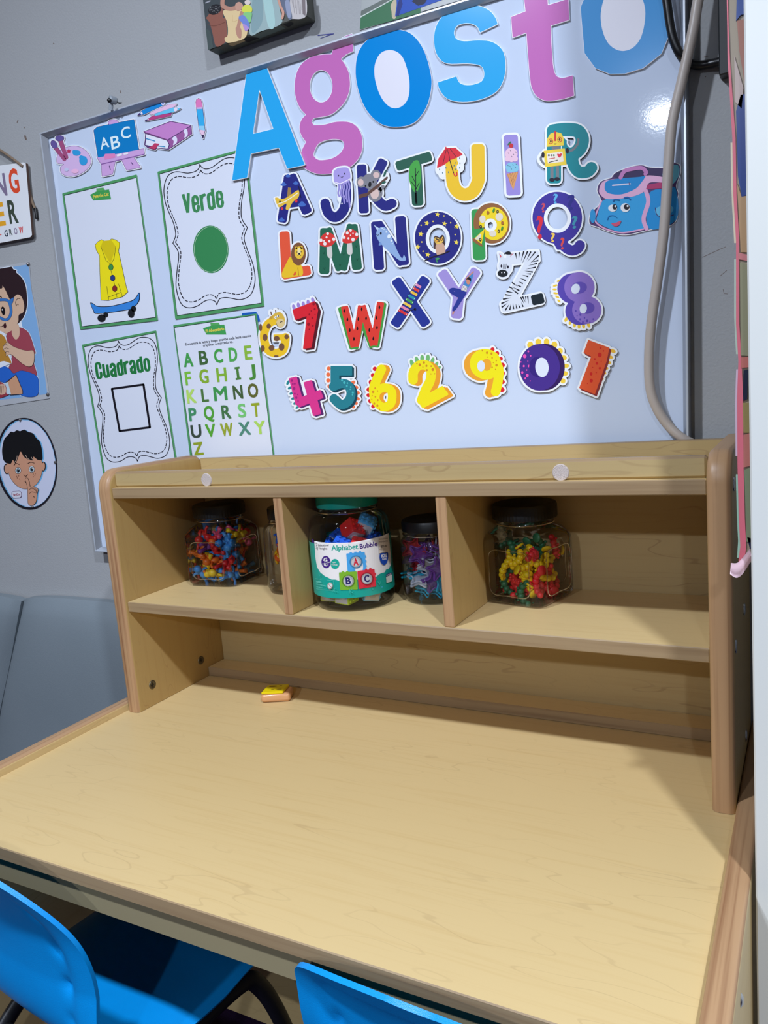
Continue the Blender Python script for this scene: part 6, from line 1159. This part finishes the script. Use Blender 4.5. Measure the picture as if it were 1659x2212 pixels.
PEOPLE = [('orange', (252, 128, 40)), ('blue', (60, 150, 230)), ('yellow', (250, 214, 40)), ('red', (226, 44, 44)), ('purple', (130, 66, 150)), ('green', (140, 205, 60)), ('pink', (240, 90, 130))]
WGT = [0, 0, 0, 0, 1, 1, 1, 1, 2, 2, 2, 3, 3, 4, 5]
for p in pack(J1, .031, ZS + .016, ZS + .088, 66, .0160, True, math.radians(4)):
    t = (p[2] - ZS) / .088; k = rnd.choice(WGT)
    if t < .2: k = rnd.choice([0, 1, 1, 5, 0, 1])
    if t > .85: k = rnd.choice([6, 3, 2, 0, 1])
    nm, c = PEOPLE[k]; place(PC_, person_mesh, 'people_toy', c, nm, p, RR(), f'{nm} plastic person toy {where(p, J1)} in the left square jar', 'toy', f'{nm} people toys in the left jar')
BUGS = [('yellow', (254, 220, 20)), ('red', (236, 44, 54)), ('dark green', (36, 112, 76))]
for p in pack(J5, .0305, ZS + .015, ZS + .074, 40, .0160, True, math.radians(-13)):
    t = (p[2] - ZS) / .074; k = rnd.choice([2, 2, 1, 0] if t > .8 else ([0, 0, 0, 1] if t > .48 else ([1, 1, 1, 0, 2] if t > .22 else [2, 2, 2, 1])))
    nm, c = BUGS[k]; place(PC_, bug_mesh, 'bug_toy', c, nm, p, RR(), f'{nm} segmented bug toy {where(p, J5)} in the right square jar', 'toy', f'{nm} bug toys in the right jar')
STARS = [('clear', (226, 232, 246)), ('turquoise', (30, 196, 236)), ('purple', (130, 74, 176)), ('green', (90, 214, 130)), ('red', (214, 60, 70))]
for p in pack(J4, .033, ZS + .014, ZS + .082, 34, .016, False):
    t = (p[2] - ZS) / .084; k = rnd.choice([0, 0, 2, 4, 2] if t > .5 else [1, 1, 3, 0, 2])
    nm, c = STARS[k]; place(PC_, star_mesh, 'star_toy', c, nm, p, RR(), f'{nm} glitter star toy {where(p, J4)} in the round black-lidded jar', 'toy', f'{nm} star toys in the round jar')
BLK = [('lime green', (196, 222, 40)), ('light blue', (90, 184, 240)), ('blue', (30, 92, 206)), ('red', (240, 44, 46))]
fx = [(-.030, -.030, .024, 0, (.15, .1, .3)), (.010, -.044, .024, 0, (.0, .05, -.1)), (.044, -.022, .027, 1, (.3, .2, .9)), (-.036, .012, .026, 3, (.3, .2, .5)), (.006, .004, .026, 2, (0, .2, .5)), (.03, .032, .026, 1, (.1, .4, .2)), (-.022, -.034, .056, 2, (.4, .8, .1)), (.018, -.038, .058, 3, (.3, .2, .7)), (.040, .006, .058, 0, (.1, .2, .3)), (-.03, .012, .06, 1, (.1, .2, .3)), (.01, .034, .058, 2, (.1, .2, .3)), (-.030, -.028, .0895, 2, (.2, .5, .5)), (.002, -.040, .096, 2, (.7, .5, .3)), (.032, -.024, .092, 3, (.8, .3, .5)), (-.002, .0, .088, 3, (.4, .7, .4)), (.038, .018, .096, 2, (.5, .4, .9)), (-.035, .012, .097, 2, (.3, .5, .1)), (.008, .034, .094, 1, (.4, .9, .4)), (.016, -.014, .120, 3, (.9, .4, 1.2)), (.030, .012, .124, 1, (.5, .5, .5))]
for dx, dy, dz, k, r in fx:
    nm, c = BLK[k]; place(PC_, block_mesh, 'block_toy', c, nm, (J3[0] + dx * (.92 if dz < .03 else .80), J3[1] + dy * (.92 if dz < .03 else .80), ZS + dz * .985), r, f'{nm} studded block {where((J3[0] + dx, J3[1] + dy, ZS + dz), J3)} in the large labelled jar', 'toy', f'{nm} blocks in the labelled jar')
BEAN = [('yellow', (232, 186, 24)), ('orange', (236, 100, 14)), ('blue', (20, 90, 200)), ('pink', (190, 50, 110))]
for p, k in zip(pack(J2, .024, ZS + .016, ZS + .092, 22, .024, False), [0, 1, 0, 1, 0, 1, 2, 0, 1, 0, 1, 0, 1, 3, 0, 1, 0, 1, 0, 1, 0, 1]):
    nm, c = BEAN[k]; place(PC_, bean_mesh, 'animal_toy', c, nm, p, RR(), f'{nm} rounded toy {where(p, J2)} in the jar behind the first divider', 'toy', f'{nm} toys in the half-hidden jar')

# ---- wooden block with the cheese
cb = tag(empty('cheese_block', (.2345, .1330, DT), math.radians(25)), 'small varnished wooden block topped with a yellow cheese shape', 'toy')
M_VARN = maple('varnished_wood', (214, 160, 112), (198, 140, 92), (170, 112, 72), axis=0, lines=.2, rough=.2)
bm = bmesh.new(); box(bm, (-.0265, -.0190, 0), (.0265, .0190, .0155), .0055, 5); o = from_bm('wooden_base', bm, M_VARN, cb, True)
bm = bmesh.new(); prism(bm, [(-.0245, -.0175), (.0145, -.0175), (.0200, .0150), (-.0190, .0160)], .0155, .0200, axis=2); bmesh.ops.bevel(bm, geom=bm.edges[:], offset=.0008, segments=2, affect='EDGES')
M_CHS = mat((232, 208, 6), .35, name='cheese_paint'); from_bm('cheese', bm, M_CHS, cb, True, auto=40)
for x, y, rx, ry in ((-.008, .008, .0075, .0035), (.006, .009, .0025, .0018), (-.006, -.007, .003, .0016), (.006, -.008, .005, .0022)):
    bm = bmesh.new(); bmesh.ops.create_uvsphere(bm, u_segments=18, v_segments=8, radius=1, matrix=Matrix.Translation((x, y, .0200)) @ Matrix.Diagonal((rx, ry, .0004, 1))); from_bm('cheese_hole', bm, mat((150, 122, 6), .5), cb, True)

# ------------------------------------------------------------ chairs
def shell_chair(x, y, rz, lb, p_top=2.0, hw0=.166, dz=0.0, top_y=-.012, sc_=.17, flr=.034, nar=.004):
    ch = tag(empty('school_chair', (x, y, ZF), rz), lb, 'chair', 'blue school chairs at the desk')
    pr = catmull([(top_y - .025, .556 + dz), (top_y - .006, .515 + dz), (.002, .46 + dz), (.010, .41 + dz), (.018, .37), (.036, .335), (.075, .312), (.13, .304), (.20, .303), (.26, .306), (.30, .301), (.322, .284)], 7)
    # resample evenly
    L = [0]
    for a_, b_ in zip(pr, pr[1:]): L.append(L[-1] + math.hypot(b_[0] - a_[0], b_[1] - a_[1]))
    NS, NU = 84, 64; bm = bmesh.new(); g = []; tot = L[-1]
    for j in range(NS + 1):
        s = tot * j / NS
        py = np.interp(s, L, [q[0] for q in pr]); pz = np.interp(s, L, [q[1] for q in pr]); f = s / tot
        W = np.interp(f, [0, .12, .25, .38, .48, .60, .80, 1], [hw0, hw0 + .002, hw0, hw0 - nar, hw0 - nar * 1.6, .162, .162, .150]); 
        if s < sc_: W *= max(0.02, (1 - (1 - s / sc_) ** p_top)) ** (1 / p_top)
        e = tot - s
        if e < .05: W *= max(.6, (1 - (1 - e / .05) ** 2.5)) ** (1 / 2.5)
        back = np.clip((.50 - f) / .18, 0, 1); row = []
        for i in range(NU + 1):
            u = -1 + 2 * i / NU; ed = min((1 - abs(u)) * W, s if s < sc_ else 1, ) ; dd = min((1 - abs(u)) * W, s * .9 + .004)
            fl = flr * (abs(u) * W / hw0) ** 2.4 * back; rec = .007 * back * (1 / (1 + math.exp(-(dd - .034) / .0035)))
            dz_ = -.022 * abs(u) ** 5 * (1 - back) + .010 * (1 - back) * abs(u) ** 2
            dim = 0
            for us, ss in ((.68, .085), (.70, .135), (.71, .185), (.72, .232)):
                for sg in (-1, 1): dim += .006 * math.exp(-(((u - sg * us) * W) ** 2 + (s - ss) ** 2) / (2 * .0065 ** 2))
            row.append(bm.verts.new((u * W, py + fl + rec + dim * back, pz + dz_)))
        g.append(row)
    for j in range(NS):
        for i in range(NU): bm.faces.new((g[j][i], g[j][i + 1], g[j + 1][i + 1], g[j + 1][i]))
    bmesh.ops.recalc_face_normals(bm, faces=bm.faces[:]); bmesh.ops.solidify(bm, geom=bm.faces[:], thickness=.0055)
    from_bm('seat_shell', bm, M_BLUE, ch, True, auto=60)
    for s in (-1, 1):
        bm = bmesh.new(); P = catmull([(s * .170, -.065, .0), (s * .160, -.02, .12), (s * .150, .06, .222), (s * .146, .13, .262), (s * .146, .245, .272), (s * .150, .280, .252), (s * .160, .312, .16), (s * .172, .340, .0)], 6); tube(bm, P, .0105, 12, flat=(1.25, .75)); from_bm('leg_frame', bm, M_DARK, ch, True)
        for yy in (-.065, .340):
            bm = bmesh.new(); lathe(bm, [(.0001, 0), (.013, 0), (.0135, .006), (.0125, .022), (.0001, .023)], 14); q = from_bm('foot_cap', bm, M_BLACKP, ch, True); q.location = (s * .171, yy, 0)
    for yy, zz in ((.06, .222), (.20, .266)):
        bm = bmesh.new(); tube(bm, [(-.142, yy, zz), (.142, yy, zz)], .008, 8); from_bm('cross_bar', bm, M_DARK, ch, True)
shell_chair(.196, -.426, math.radians(-7), 'blue plastic school chair tucked under the left end of the desk', dz=.046, flr=.020)
shell_chair(.786, -.412, math.radians(-3), 'blue plastic school chair tucked under the right half of the desk front', p_top=2.2, dz=.016, sc_=.052, flr=.014, nar=.0, hw0=.150, top_y=.004)
